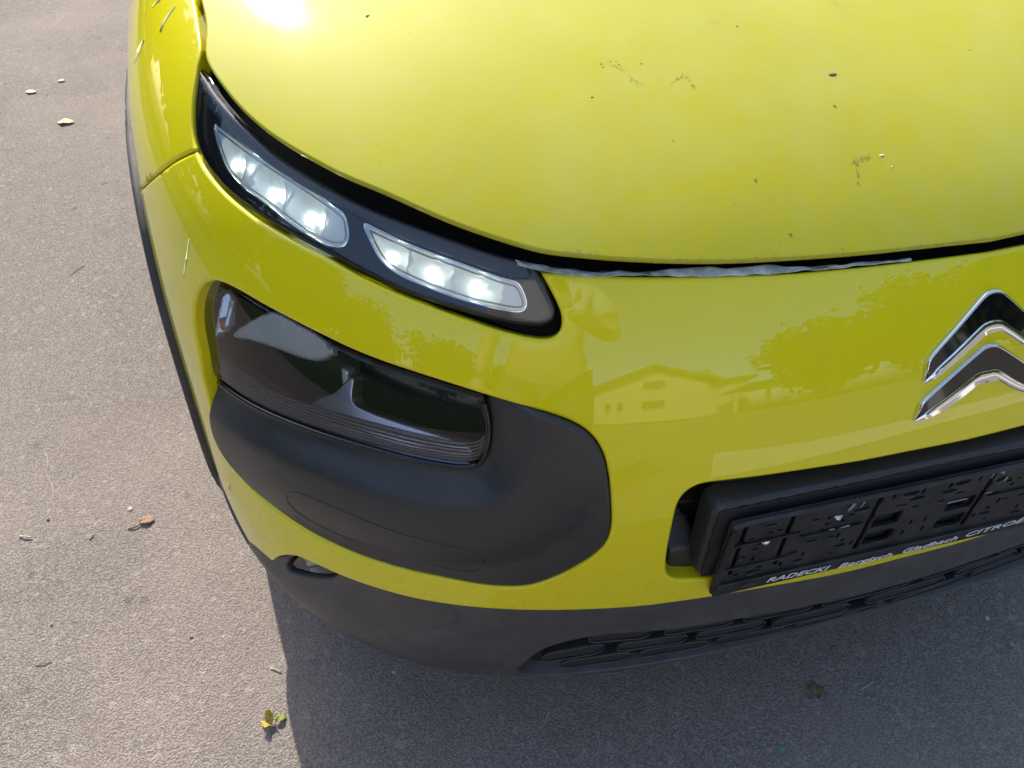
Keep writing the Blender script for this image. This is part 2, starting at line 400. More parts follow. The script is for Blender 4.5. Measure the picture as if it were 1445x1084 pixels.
def inset(P, d):
    P = clean(np.asarray(P, float)); 
    if area2(P) < 0: P = P[::-1]
    E = np.roll(P, -1, 0)-P; nr = vnormal(np.stack([E[:,1], -E[:,0]], -1)); nv = vnormal(nr+np.roll(nr, 1, 0))
    Q = P-nv*d; D, _ = seg_dist(Q, P, np.roll(P, -1, 0)); ok = D > abs(d)*.9; 
    if d > 0: ok &= inside(Q, [P])
    return Q[ok]
def tube(name, P, rad, m, parent=None, k=6, closed=False, taper=None):
    P = np.asarray(P, float); n = len(P); V = []; Fc = []
    T = vnormal(np.gradient(P, axis=0)) if not closed else vnormal(np.roll(P, -1, 0)-np.roll(P, 1, 0))
    up = np.array([0, 0, 1.]); 
    for i in range(n):
        a = np.cross(T[i], up); a = a/np.linalg.norm(a) if np.linalg.norm(a) > 1e-3 else np.array([1., 0, 0]); b = np.cross(T[i], a)
        rr = rad if taper is None else taper[i]
        for j in range(k): th = 2*math.pi*j/k; V.append(P[i]+rr*(a*math.cos(th)+b*math.sin(th)))
    for i in range(n if closed else n-1):
        for j in range(k): q = ((i+1) % n)*k; Fc.append((i*k+j, i*k+(j+1) % k, q+(j+1) % k, q+j))
    if not closed: Fc.append(tuple(range(k))[::-1]); Fc.append(tuple(range((n-1)*k, n*k)))
    return mesh_obj(name, V, Fc, m, parent)
def boxmesh(c, h, R=None, bev=0.0):
    """rounded box verts/faces by bmesh"""
    import bmesh
    bm = bmesh.new(); bmesh.ops.create_cube(bm, size=2)
    for v in bm.verts: v.co = Vector((v.co.x*h[0], v.co.y*h[1], v.co.z*h[2]))
    if bev: bmesh.ops.bevel(bm, geom=bm.edges[:], offset=bev, segments=3, profile=.5, affect='EDGES')
    bm.verts.index_update(); Rm = np.eye(3) if R is None else np.asarray(R)
    V = [Rm@np.array(v.co)+np.asarray(c) for v in bm.verts]; Fc = [[l.vert.index for l in f.loops] for f in bm.faces]
    bm.free(); return V, Fc
def rbox(name, c, h, m, parent=None, R=None, bev=.004):
    V, Fc = boxmesh(c, h, R, bev); return mesh_obj(name, V, Fc, m, parent, False)
def tag(o, label, cat, group=None, kind=None):
    o['label'] = label; o['category'] = cat
    if group: o['group'] = group
    if kind: o['kind'] = kind
    return o
def struct(o): o['kind'] = 'structure'; return o
def empty(name, loc=(0,0,0)):
    o = bpy.data.objects.new(name, None); C.objects.link(o); o.location = loc; return o

# ------------------------------------------------------------------ the ground
g = 700.
struct(mesh_obj('ground', [(-g,-g,0),(g,-g,0),(g,g,0),(-g,g,0)], [(0,1,2,3)], M['asphalt']))

# ------------------------------------------------------------------ outlines, as seen on the body skin
P_SEAM = [(197.4,268),(210,256.6),(227,241.7),(247,226.7),(264.6,218),(276,213)]
P_DRL_CUT = [(275.6,213),(283,229.5),(297.4,250),(318,273),(343,294),(366,311),(400,332),(430,348),(460,363),(497,384.6),(534.7,403),(572,419.5),(609.5,434),(659,452),(709,468),(746.5,476.7),(771,479),(786.4,474),(792.6,461),(792,443),(784,424),(771.4,400),(763,385)]
P_TOP = [(763,384),(800,386.5),(845,389),(897,390.6),(949,390.6),(1000,389.8),(1102,386.6),(1170,381.5),(1240,374.6),(1332,363.5),(1400,354.5),(1440,348.5)]
P_LOWLEFT = [(301,684),(323,729),(344,760),(366,780),(385,795)]
P_NOTCH = [(385,795),(388,790),(394,786.5),(408,785),(421,787)]
P_LOW = [(421,787),(451,800),(471,809.5),(520,828),(580,845),(645,856),(709,861.5),(773,863),(838,861.5),(900,857.5),(946,852),(985,846.5),(1012.7,842.2),(1082,830.2),(1137,820.5),(1185,811.2),(1261,792.4),(1350,766.8),(1418,745)]
P_INSERT = [(281.8,507),(275.5,475),(272.3,446),(275.5,421),(283.4,403),(295,395.5),(310.5,398),(333,408.5),(368,429),(409,451),(453.7,473.5),(492,492),(536.5,510),(584,526),(632,541.5),(673,554.5),(710,565.8),(740,574.5),(773,583.6),(808,596.5),(833.5,613.6),(850.7,639.4),(859,671.6),(862.5,710),(862.5,746),(855,769),(833.5,789),(795,811),(756,826),(726,830),(679,827),(623,816.5),(559,802),(494.5,780),(430,748),(374,708),(340,673),(318.6,641),(303.6,603),(294,565),(286.6,538)]
P_LENSLOW = [(279,500),(284,511),(292,520.5),(314,539),(345.5,561),(384,580.5),(428,598),(479,615),(536.5,631),(587,644),(632,652),(660,654.5),(676,652),(685.5,642),(691,624),(693,595),(690,572),(684,550)]
P_OPEN = [(1000,817),(965,818.5),(947,817.5),(940,809),(942,780),(951,735),(957,711),(969,694.5),(987,685),(1008,681.5),(1072,674),(1144,663.5),(1215,652.5),(1286,638.5),(1345,627),(1400,615),(1445,605)]

def at_centre(z): return np.array([0.0, z])
def to_centre(T, end=True):
    """cut a traced line where it meets the centre plane"""
    k = T[T[:,0] < -.006]; a = k[-1]; b = T[np.argmin(np.abs(T[:,0]-.006))]; z = a[1]+(b[1]-a[1])*(0-a[0])/(b[0]-a[0]) if b[0] > a[0]+1e-5 else a[1]
    return np.vstack([k, [(0., z)]])
seam = trace(P_SEAM); drlcut = trace(P_DRL_CUT); top = to_centre(trace(P_TOP))
low = to_centre(trace(P_LOW)); notch = trace(P_NOTCH, step=2.5, it=1); lowleft = trace(P_LOWLEFT)
insert_o = trace(P_INSERT, closed=True); openL = to_centre(trace(P_OPEN))
ARC_Y, ARC_Z, ARC_R = .875, .335, .425
def arch_pts(R, a0, a1, n, off=0.0):
    out = []
    for a in np.linspace(math.radians(a0), math.radians(a1), n):
        y = ARC_Y-R*math.cos(a); z = ARC_Z+R*math.sin(a); ze = z-float(rise(y))
        if y < YC:
            b = ((YC-y)/(YC-float(Y0(ze))))**(float(NN(ze))/2); b = min(b, 1); wv = math.acos(b)/(math.pi/2); m = float(np.interp(wv, _w, _m))
        else: m = MQ+y-YC
        out.append((-m, ze))
    return np.array(out)
arch = arch_pts(ARC_R+.004, -8, 180, 60)
# yellow bumper skin, left half
z_top = float(top[-1][1]); z_low = float(low[-1][1]); z_ot = float(openL[-1][1]); z_ob = float(openL[0][1])
a_front = arch_pts(ARC_R, -6, 62, 26)                      # front limb of the wheel arch, going up
k = a_front[:,1] < seam[0][1]-.02
a_front = a_front[k]
def lin(p, q, n): return np.array([np.asarray(p)+(np.asarray(q)-np.asarray(p))*t for t in np.linspace(0, 1, n)])
side_seam = lin(a_front[-1], seam[0], 5)[1:-1]
CAR = empty('yellow_car', (0, 0, 0))
tag(CAR, 'yellow-green hatchback with black plastic bumper inserts parked on the asphalt', 'car')
# the opening reaches the centre line, so the skin is cut into one outline there
bump_out = np.vstack([low[::-1], notch[::-1][1:], lowleft[::-1][1:], a_front[1:], side_seam, seam, drlcut[2:-1], top, openL[::-1], lin(openL[0], (0, z_ob-.006), 20)[1:]])
bumper = panel('bumper', [bump_out, insert_o], surf_env(), M['yellow'], CAR, .013, .0042, .022, join=True)

# fender: seam, lamp end, bonnet line, back to the door, down to the arch
P_FTOP = [(276,213),(271.6,192),(270,169),(271.4,139.5),(274.6,117),(278.3,93)]
P_FTOP2 = [(278.3,93),(283,72),(281.5,50),(278,25),(274.5,2)]
ft1 = trace(P_FTOP); ft2 = trace(P_FTOP2)
mend = -(MQ+.55)
gap = np.array([0, .0014])
arch_back = arch_pts(ARC_R, 62, 176, 44)
fend = np.vstack([seam[::-1]*1+gap*.9, lin(seam[0]+gap*.9, a_front[-1]+gap, 5)[1:], arch_pts(ARC_R, 0, 176, 80)[(arch_pts(ARC_R, 0, 176, 80)[:,1] > a_front[-1][1]+.003) | (arch_pts(ARC_R, 0, 176, 80)[:,0] < -MQ-.0)],
    np.array([(mend, .36), (mend, .6), (mend, .8), (mend, .90), (mend, .937)]),
    lin((mend, .937), (ft2[-1][0]-.03, max(.93, ft2[-1][1])), 20)[1:], ft2[::-1], ft1[::-1][1:-1]])
for fl in (False, True): panel('fender', [fend], surf_env(), M['yellow'], CAR, .016, .003, .015, flip=fl)

# wheel-arch cladding, a proud black band
cl_out = arch_pts(ARC_R+.002, -38, 180, 70); cl_in = arch_pts(ARC_R-.055, -38, 180, 60)
for fl in (False, True): panel('arch_cladding', [np.vstack([cl_out, cl_in[::-1]])], surf_env(.010), M['clad'], CAR, .018, .008, .05, flip=fl)

# lower black valance
arch_low = arch_pts(ARC_R-.01, -36, -6, 10)
up = np.array([0, .010])
val_top = np.vstack([low[::-1], lin(low[0], lowleft[-1], 8)[1:], lowleft[::-1][1:]])+up
def val_off(a, b): return .007*np.exp(-((b-.275)/.055)**2)-.004
SL_TOP = [(731,941),(746,929),(775,914),(845,900),(941,892),(1046,875.5),(1171,850.5),(1250,831),(1322,813)]
SL_BOT = [(731,948),(745,954.5),(770,956.5),(810,953),(920,936.5),(1046,914),(1136,894),(1242,864),(1300,847)]
sl_t = to_centre(trace(SL_TOP, 0.0)); sl_b = to_centre(trace(SL_BOT, 0.0))
zt, zb = float(sl_t[-1][1]), float(sl_b[-1][1])
FOG = [(404,797),(412,786),(430,784),(452,792),(470,803),(478,812),(468,817),(448,816),(425,811),(409,805)]
fog = trace(FOG, -.003, step=4, closed=True)
mval = float(arch_low[0][0])
zl = .148
val_out = np.vstack([val_top[:-1], arch_pts(ARC_R-.012, -6, -30, 10), np.array([(mval+.06, zl+.012)]), lin((mval+.12, zl), (0, zl), 60)[1:],
    sl_b[::-1], sl_t])
valance = panel('valance', [val_out, fog], surf_env(0, val_off), M['valance'], CAR, .013, .003, .02, join=True)
# recessed bed of the lower grille and its raised pads, each a piece
bed = np.vstack([sl_b[::-1]-np.array([0,.012]), [sl_b[0]+np.array([-.03,.0])], sl_t+np.array([0,.012])])
panel('lower_grille_bed', [bed], surf_env(-.022), M['matt'], CAR, .03, .002, 0, join=True)
def stadium(c, hl, hh, tilt=0.0, n=8):
    a = np.linspace(-math.pi/2, math.pi/2, n); R = [(hl-hh+hh*math.cos(t), hh*math.sin(t)) for t in a]; L = [(-(hl-hh)-hh*math.cos(t), hh*math.sin(t)) for t in a[::-1]]
    return np.array([(c[0]+x, c[1]+y+tilt*x) for x, y in R+L])
def strip_at(fr, m):
    zt_ = np.interp(-m, -sl_t[::-1][:,0], sl_t[::-1][:,1], left=zt); zb_ = np.interp(-m, -sl_b[::-1][:,0], sl_b[::-1][:,1], left=zb)
    return zb_+(zt_-zb_)*fr
rows = [(.17, .020), (.50, .075), (.83, .130)]; per = .109
m_end = float(sl_b[0][0])
for ri, (fr, ph) in enumerate(rows):
    i = 0
    while True:
        c0 = m_end+ph+per*i-.018*(ri == 0); i += 1
        if c0 > -m_end-.02: break
        hl = .048
        if i == 1: hl = .030 if ri == 0 else .042; c0 += .0 if ri else .006
        am = -abs(c0); z = strip_at(fr, am); hgt = strip_at(1, am)-strip_at(0, am)
        if abs(c0)+hl > -m_end-.004: continue
        sl = (strip_at(fr, am+.01)-strip_at(fr, am-.01))/.02*(1 if c0 < 0 else -1)
        st = stadium((c0, z), hl, hgt*.125, sl); pd = panel('grille_pad', [st], surf_env(-.010), M['pad'], CAR, .03, .0015, .010)
        tube('pad_rim', surf_env(-.0085)(st[:,0], st[:,1]), .0010, M['valance'], pd, 5, closed=True)
# fog lamp
fc = fog.mean(0)
for fl in (False, True):
    hs = panel('fog_lamp', [inset(fog, -.006)], surf_env(-.024), M['matt'], CAR, .012, .002, 0, flip=fl)
    panel('bulb_reflector', [inset(fog, .004)], surf_env(-.014, lambda a, b: -.008*np.clip(1-((a-fc[0])**2+(b-fc[1])**2)/.03**2, 0, 1)), M['satin'], hs, .007, .003, .004, flip=fl)
    panel('lens', [inset(fog, .003)], surf_env(-.007), M['lens'], hs, .01, .004, .012, flip=fl)
    # moulded line beyond the lamp
MOULD = trace([(598,849),(625,859),(643,870),(646,880),(632,888),(610,892)], 0.003)
for fl in (1, -1):
    tube('moulded_line', surf_env(.0, val_off)(MOULD[:,0], MOULD[:,1])*np.array([fl,1,1]), .0009, M['valance'], CAR)

# black corner insert that carries the head lamp
lenslow = trace(P_LENSLOW, -.014)
insn = insert_o
def cut_insert():
    # outer outline from the lens' inner end round the bottom to its outer end
    d1 = np.linalg.norm(insn-lenslow[-1], axis=1).argmin(); d0 = np.linalg.norm(insn-lenslow[0], axis=1).argmin(); n = len(insn)
    A = []; i = d1
    step_ = 1
    # walk in the direction that leaves along the right end (m growing)
    if insn[(d1+2) % n][0] < insn[d1][0]: step_ = -1
    while i != d0: A.append(insn[i]); i = (i+step_) % n
    A.append(insn[d0]); return np.array(A)
rest = cut_insert()
ins_poly = np.vstack([lenslow[2:-2], rest[1:]])
LA, LB = lenslow[:-1], lenslow[1:]
def ins_off(a, b):
    sh = np.shape(a); p = np.stack([np.ravel(a), np.ravel(b)], -1); D, _ = seg_dist(p, LA, LB); t = np.clip(D/.05, 0, 1); s = t*t*(3-2*t)
    t2 = np.clip((D-.015)/.12, 0, 1)
    return (-.001-.016*(1-s)+.008*np.sin(np.pi*t2)).reshape(sh)
OVAL = [(404.5,700),(408,692),(418,691),(430,695),(494.5,723),(559,748.8),(623,766),(662,777),(680,789),(684,800),(677,809),(657,811),(623,804.6),(559,785),(494.5,766),(451.6,746.6),(421.6,727),(408,712)]
oval = trace(OVAL, .003, closed=True)
SCR = trace([(678,822),(695,814),(715,813),(732,818),(741,826)], 0.0)
for fl in (False, True):
    ins = panel('lamp_surround', [ins_poly], surf_env(0, ins_off), M['plastic'], CAR, .012, .005, .03, flip=fl)
    k = np.array([-1 if fl else 1, 1, 1])
    tube('moulded_line', (surf_env(0.0, ins_off)(oval[:,0], oval[:,1]))*k, .0008, M['plastic'], ins, closed=True)
# head lamp
M['satin2'] = mat('bright_reflector', (.85,.87,.9), .22, .6)
lens_top_px = [(684,552),(632,536),(584,521),(536,505),(492,487),(453,468),(409,446),(368,424),(333,403),(310,392),(295,390),(281,399),(272,420),(269,446),(273,475),(279,499)]
ltop = trace(lens_top_px, -.014)
lens_poly = np.vstack([lenslow[1:-1], ltop])
ho = -.075
REFLECTION_BAND = [(294.6,494),(313.7,496),(345.5,514.8),(393,545),(437.8,561),(450.6,553),(472.8,543.5),(485.6,529),(496.7,523),(500,554),(520.6,567),(568,583),(632,602),(667,613),(676,625),(672,640),(655,644),(632,641.5),(587,633),(536.5,620),(479,604),(428,587),(384,570),(345.5,551),(314,530),(298,514)]  # pale piece shaped as the sky reflection low in the lens
reflection_band = trace(REFLECTION_BAND, -.030, step=4, it=1, closed=True)
RIB = [(331,462),(340,447),(356,434),(372,430),(405,446),(440,462),(462,478),(463,490),(450,497),(432,498),(405,492),(370,478),(345,467)]
rib = trace(RIB, -.040, step=4, it=1, closed=True)
def tilt_in(a, b):
    sh = np.shape(a); p = np.stack([np.ravel(a), np.ravel(b)], -1); D, _ = seg_dist(p, LA, LB); return (-.32*np.maximum(D-.012, 0)).reshape(sh)
FAC = [[(284,410),(297,397),(307,466),(296,474)], [(302,397),(312,397),(320,462),(310,466)], [(315,398),(326,402),(330,452),(322,461)], [(329,404),(340,410),(338,440),(332,450)]]
for fl in (False, True):
    k = np.array([-1 if fl else 1, 1, 1])
    hd = panel('headlamp', [inset(lens_poly, -.012)], surf_env(ho), M['navy'], CAR, .03, .002, 0, flip=fl)
    # side wall of the housing
    wl = surf_env(-.018)(lens_poly[:,0], lens_poly[:,1])*k; wb = surf_env(ho)(lens_poly[:,0], lens_poly[:,1])*k; n = len(wl)
    mesh_obj('housing_wall', np.vstack([wl, wb]), [(i, (i+1) % n, n+(i+1) % n, n+i) for i in range(n)], M['navy'], hd)
    panel('reflection_band', [reflection_band], surf_env(-.022, tilt_in), M['reflection_band'], hd, .008, .003, .02, flip=fl)
    panel('ribbed_reflector', [rib], surf_env(-.036, lambda a, b: .0006*np.sin(a*1900)-.22*(b-rib[:,1].min())-.010*np.clip(1-((a-rib[:,0].mean())/.085)**2, 0, 1)), M['ribbed'], hd, .0016, .003, .006, flip=fl)
    for j, q in enumerate(FAC):
        fq = trace(q, -.04, raw=True); panel('reflector_facet', [np.vstack([lin(fq[i], fq[(i+1) % 4], 4)[:-1] for i in range(4)])], surf_env(-.024, (lambda jj, b0: lambda a, b: .004*np.sin(300*a+jj)-.3*(b-b0))(j, fq[:,1].min())), M['satin2'], hd, .006, .002, .004, flip=fl)
    am = trace([(307,440),(318,438),(321,457),(310,460)], -.030, raw=True)
    panel('indicator_bulb', [np.vstack([lin(am[i], am[(i+1) % 4], 4)[:-1] for i in range(4)])], surf_env(-.028), M['amber'], hd, .006, .004, .006, flip=fl)
    # inner divider behind the lens
    dv = trace([(484,500),(497,504),(499,530),(488,534)], -.05, raw=True)
    panel('divider', [np.vstack([lin(dv[i], dv[(i+1) % 4], 4)[:-1] for i in range(4)])], surf_env(-.050), M['satin2'], hd, .01, .004, .01, flip=fl)
    panel('lens', [lens_poly], surf_env(-.014), M['lens2'], hd, .014, .006, .010, flip=fl)
    for q in range(6):
        rl = lenslow[6:-9]+np.array([0, .004+.0042*q]); tube('lens_rib', surf_env(-.021)(rl[:,0], rl[:,1])*k, .0011, M['ribdark'], hd, 5)
    gk = np.array(lenslow[8:-2]); tube('lens_gasket', surf_env(-.013)(gk[:,0], gk[:,1])*k, .0035, M['gloss'], hd)

# daytime lamp strip under the bonnet edge
P_DLENS_LOW = [(277.5,213),(286,230.5),(300,250),(320,271.5),(345,291.5),(368,308),(402,329),(432,345),(461,360),(510,386),(559.7,410),(609.5,428),(659,443),(709,455.6),(746.5,461),(768,461),(781.5,454),(785,439),(776.4,417),(762.7,387),(756,379)]
P_DLENS_UP = [(756,379),(729,365),(684,352),(634.4,334.7),(584.6,316),(534.7,297),(485,274),(459,260),(421.6,238),(384,212),(359,189),(329.4,160),(309.5,138),(295.8,119.6),(287,103),(278.3,92.5)]
P_DLENS_END = [(278.3,92.5),(275.5,117),(272.6,139.5),(271.4,169),(272.6,192),(277.5,213)]
dl_low = trace(P_DLENS_LOW); dl_up = trace(P_DLENS_UP); dl_end = trace(P_DLENS_END)
dlens = np.vstack([dl_low[:-1], dl_up[:-1], dl_end[:-1]])
W1 = [(304,165),(314,172),(336,188),(360,206),(405,235),(447,262),(474,282),(487,292),(492,306),(494,326),(488,339),(475,341),(460,337),(430,321),(405,303),(376,281),(343,256.5),(322,234),(310,205),(304,180)]
W2 = [(515,306),(535,314),(584.6,337),(646.8,360),(709,382.5),(732,389),(741,402),(746,416),(745,427),(736.5,433),(709,429.5),(659,417),(609.5,399.5),(564.6,379.6),(540,360),(525,333)]
BZ = [(289.5,139.5),(309.5,160),(334,187),(359,207),(384,227),(409,244),(447,266),(480,284),(514,303),(560,325),(610,345),(660,363),(715,382),(745,389),(752,378)]
LEDS = [(337,215),(389,257),(442,291),(556,348),(615,370),(678,390)]
oD = -.010
w1 = trace(W1, oD, step=4, it=1, closed=True); w2 = trace(W2, oD, step=4, it=1, closed=True)
bz = trace(BZ, -.008); bzp = np.vstack([bz, dl_up[3:-4]])
led2 = [trace([p], -.021, raw=True)[0] for p in LEDS]
def bowl(a, b):
    d = np.full(np.shape(a), -.0)
    for c in led2: d = np.minimum(d, -.012*np.clip(1-((a-c[0])**2/.027**2+(b-c[1])**2/.024**2), 0, 1))
    return d
for fl in (False, True):
    k = np.array([-1 if fl else 1, 1, 1])
    dr = panel('daytime_lamp', [dlens, w1, w2], surf_env(-.010), M['navy'], CAR, .014, .0008, .001, flip=fl)
    panel('bezel', [bzp], surf_env(-.007), M['bezel'], dr, .014, .002, .006, flip=fl)
    for wv in (w1, w2):
        panel('chrome_surround', [inset(wv, -.0025), inset(wv, .0012)], surf_env(-.0104), M['chrome'], dr, .006, .0008, .0015, flip=fl)
        panel('reflector', [inset(wv, -.009)], surf_env(-.0114, bowl), M['tray'], dr, .0045, .001, .002, flip=fl)
        iw = inset(wv, .004); 
        tube('inner_rim', surf_env(-.0112)(iw[:,0], iw[:,1])*k, .0009, M['satin'], dr, closed=True)
    for c in led2:
        p = surf_env(-.0222)(np.array([c[0]]), np.array([c[1]]))[0]*k; V = []; Fc = []
        nn = np.array([k[0]*-.4, -.6, .7]); nn /= np.linalg.norm(nn); t1 = np.cross(nn, [0,0,1.]); t1 /= np.linalg.norm(t1); t2 = np.cross(nn, t1)
        for a in range(4):
            th = a*math.pi/8
            for b in range(10): V.append(p+.0042*(math.cos(th)*(t1*math.cos(b*.6283)+t2*math.sin(b*.6283))+math.sin(th)*nn*.6))
        V.append(p+.0042*.6*nn)
        for a in range(3):
            for b in range(10): Fc.append((a*10+b, a*10+(b+1) % 10, a*10+10+(b+1) % 10, a*10+10+b))
        for b in range(10): Fc.append((30+b, 30+(b+1) % 10, 40))
        mesh_obj('led', V, Fc, M['led'], dr)
    panel('lens', [dlens], surf_env(-.001), M['lens'], dr, .016, .006, .008, flip=fl)

# bonnet
P_HOOD = [(283.3,0),(289.5,27),(290.5,47),(288.3,65),(289,82),(299.5,101),(314.5,122),(334.4,147),(356.8,169),(379,187),(409,207),(446.5,228),(484,247.5),(534.7,268.5),(584.6,291),(634.4,313),(684,331),(734,347),(771.4,356.5),(820,362),(872,366.5),(964,370.5),(1056,369.5),(1194,361),(1300,350.5),(1332,347),(1400,340),(1440,336)]
hpx = curve(P_HOOD, 7, 4); hp = to_centre(np.array([hit_hood(u, v)[:2] for u, v in hpx]))
yb = 1.08
hood_poly = np.vstack([[(0, yb)], lin((0, yb), (-.60, yb+.05), 16)[1:], lin((-.68, yb-.02), hp[0], 16)[:-1], hp])
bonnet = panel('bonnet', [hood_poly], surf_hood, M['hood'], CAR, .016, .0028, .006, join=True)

# sheets that stop the light behind the skin
panel('inner_structure', [np.array([(0,.165),(0,.84),(-1.0,.84),(-1.25,.80),(-1.25,.165)])], surf_env(-.105), M['matt'], CAR, .06, .002, 0, join=True)
hq = inset(hood_poly, -.003); hq = hq[hq[:,0] < -.004]; hq = np.vstack([[(0, yb)], hq, [(0, hp[-1][1]-.003)]])
panel('bonnet_underside', [hq], lambda a, b: surf_hood(a, b)-np.array([0, 0, .10]), M['matt'], CAR, .05, .002, 0, join=True)
panel('lower_shield', [np.array([(0,.16),(-.70,.16),(-.70,3.6),(0,3.6)])], lambda a, b: np.stack([a, b+.12+.35*np.abs(a)**2.5, .165+0*a], -1), M['matt'], CAR, .2, .002, 0, join=True)

# torn grey-green seal hanging out of the bonnet gap
def ribbon(name, up_px, lo_px, ou, ol, m, jig):
    U = trace(up_px, ou, step=9, it=1); Lo = trace(lo_px, ol, step=9, it=1); n = 90
    U = np.array([[np.interp(t, np.linspace(0, 1, len(U)), U[:,i]) for i in (0, 1)] for t in np.linspace(0, 1, n)])
    Lo = np.array([[np.interp(t, np.linspace(0, 1, len(Lo)), Lo[:,i]) for i in (0, 1)] for t in np.linspace(0, 1, n)])
    nz = RNG.normal(0, 1, n); nz = np.convolve(nz, np.hanning(15)/3.2, 'same'); U[:,1] += np.clip(nz, -1.2, 1.0)*.0022*jig/.0012; Lo[:,1] += np.abs(np.roll(nz, 7))*.0012
    V = []; K = 5
    for j in range(K):
        f = j/(K-1); q = U*(1-f)+Lo*f; o = ou*(1-f)+ol*f
        P = surf_env(o)(q[:,0], q[:,1]); P = P+np.convolve(RNG.normal(0, jig, n), np.hanning(7)/2, 'same')[:, None]*np.array([.2, .6, .8])*(1 if 0 < j < K-1 else .6); V.append(P)
    V = np.vstack(V); Fc = [(j*n+i, j*n+i+1, (j+1)*n+i+1, (j+1)*n+i) for j in range(K-1) for i in range(n-1)]
    o = mesh_obj(name, V, Fc, m, CAR); md = o.modifiers.new('thick', 'SOLIDIFY'); md.thickness = .0015; return o
ribbon('torn_seal', [(728,361),(741.5,365),(766,369),(783,374),(800,376),(828,376),(849,377),(876,376),(907,376),(938,372),(960,374),(1000,371),(1019,377),(1060,374),(1102,371.5),(1194,370),(1286,362)],
       [(731,374),(762,380),(775,383),(800,387),(828,388.5),(849,389.5),(887,391),(949,391),(1000,390),(1019,388),(1060,387),(1102,385),(1194,376),(1286,366)], -.005, -.002, M['tornfoam'], .0012)
M['tornfoam2'] = mat('torn_seal_dark', (.10,.13,.115), .6)
ribbon('torn_seal', [(742,352),(765,358),(800,364),(850,369),(900,372),(950,373),(1000,373)], [(745,366),(770,374),(800,380),(850,381),(900,379),(950,376),(1000,376)], -.016, -.014, M['tornfoam2'], .0008)

# ------------------------------------------------------------------ emblem: two chrome-edged chevrons on the nose
UP_T = [(1305.6,545.5),(1307.5,522),(1312.5,507),(1344,467.6),(1375,428.5),(1385,418),(1394.5,414.5)]
UP_B = [(1305.8,545.8),(1312,540.5),(1319,534.5),(1344,513),(1380,480),(1388,475.5),(1397,473)]
LO_T = [(1292.4,599.5),(1298,582),(1305,568),(1344,531),(1380,499),(1388,492.5),(1397,489)]
LO_B = [(1292.6,599.8),(1299,596.5),(1306,592.5),(1344,572),(1380,545.5),(1388,542),(1398.5,540.8)]
def chevron(tp, bp):
    n = 40
    def rs(P):
        Q = trace(P, .006, step=2, it=1); d = np.concatenate([[0], np.cumsum(np.linalg.norm(np.diff(Q, axis=0), axis=1))]); d /= d[-1]
        Q = np.stack([np.interp(np.linspace(0, 1, n), d, Q[:,i]) for i in (0, 1)], -1); Q[:,0] -= Q[-1][0]*np.linspace(0, 1, n); return Q
    T, B = rs(tp), rs(bp)
    root = None; s = np.linspace(0, 1, n); tipf = np.clip(s/.12, 0, 1)[:, None]
    lines = []
    for f, h in ((0, 0), (.012, .003), (.045, .0055), (.085, .0050), (.40, .0044), (.71, .0040), (.74, .0040), (.985, .0088), (1, 0)):
        q = T*(1-f)+B*f; lines.append(surf_env(0)(q[:,0], q[:,1])+0)
        nn = surf_env(1.0)(q[:,0], q[:,1])-surf_env(0)(q[:,0], q[:,1]); lines[-1] = lines[-1]+nn*(h*(.35+.65*tipf))
    def part(name, i, j, m, parent):
        L = lines[i:j+1]; V = np.vstack([np.vstack([l, (l*np.array([-1,1,1]))[::-1][1:]]) for l in L]); w = 2*n-1; Fc = [(a*w+b, a*w+b+1, (a+1)*w+b+1, (a+1)*w+b) for a in range(len(L)-1) for b in range(w-1)]
        return mesh_obj(name, V, Fc, m, parent)
    return part
em = None
for tp, bp in ((UP_T, UP_B), (LO_T, LO_B)):
    pt = chevron(tp, bp); o = pt('emblem_chevron', 3, 5, M['gloss'], CAR)
    pt('chrome_edge', 0, 3, M['chrome'], o); pt('chrome_facet', 5, 8, M['chrome'], o)

# ------------------------------------------------------------------ number plate holder and the moulding behind it
KS = .988
O_ = np.array([-.0222, -.0044, .415]); O_ = CP+(O_-CP)*KS
lean = math.radians(.98); rt = math.radians(2)
EX = np.array([math.cos(rt), -math.sin(rt), 0]); UPV = np.array([math.sin(lean)*math.sin(rt), math.sin(lean)*math.cos(rt), math.cos(lean)]); NP = np.cross(EX, UPV); NP /= np.linalg.norm(NP)
def surf_plate(off=0.0): return lambda a, b: O_+np.asarray(a)[...,None]*EX+np.asarray(b)[...,None]*UPV+NP*off
def ppl(u, v, off=0.0):
    d = pray(u, v); o = O_+NP*off; t = ((o-CP)@NP)/(d@NP); q = CP+d*t-o; return np.array([q@EX, q@UPV])
_l, _r = ppl(1000, 840), ppl(1424, 743.2); _d = vnormal(_r-_l)
O_ = O_+EX*_l[0]+UPV*_l[1]; EX, UPV = EX*_d[0]+UPV*_d[1], -EX*_d[1]+UPV*_d[0]; O_ = O_+EX*.2575
RP = np.stack([EX, NP, UPV], 1)
def rrect(a0, a1, b0, b1, r=.004, n=4):
    out = []
    for cx, cy, s in ((a1-r, b0+r, -90), (a1-r, b1-r, 0), (a0+r, b1-r, 90), (a0+r, b0+r, 180)):
        for k in range(n+1): t = math.radians(s+90*k/n); out.append((cx+r*math.cos(t), cy+r*math.sin(t)))
    return np.array(out)
HW, HH = .2575, .1415
mb = surf_plate()
_c = ppl(1012, 726, -.004); _t = ppl(1065, 714, -.004); mL, mT = -abs(_c[0]), _t[1]
_u = rrect(mL, -mL, .03, mT, .014, 8)
mount = panel('plate_mount', [_u, rrect(-HW-.006, HW+.006, .034, HH+.006, .006, 4)], surf_plate(-.011), M['plastic'], CAR, .02, .005, .026)
panel('plate_mount', [rrect(-HW-.012, HW+.012, .028, HH+.012, .006, 4)], surf_plate(-.009), M['matt'], CAR, .05, .001, .03)
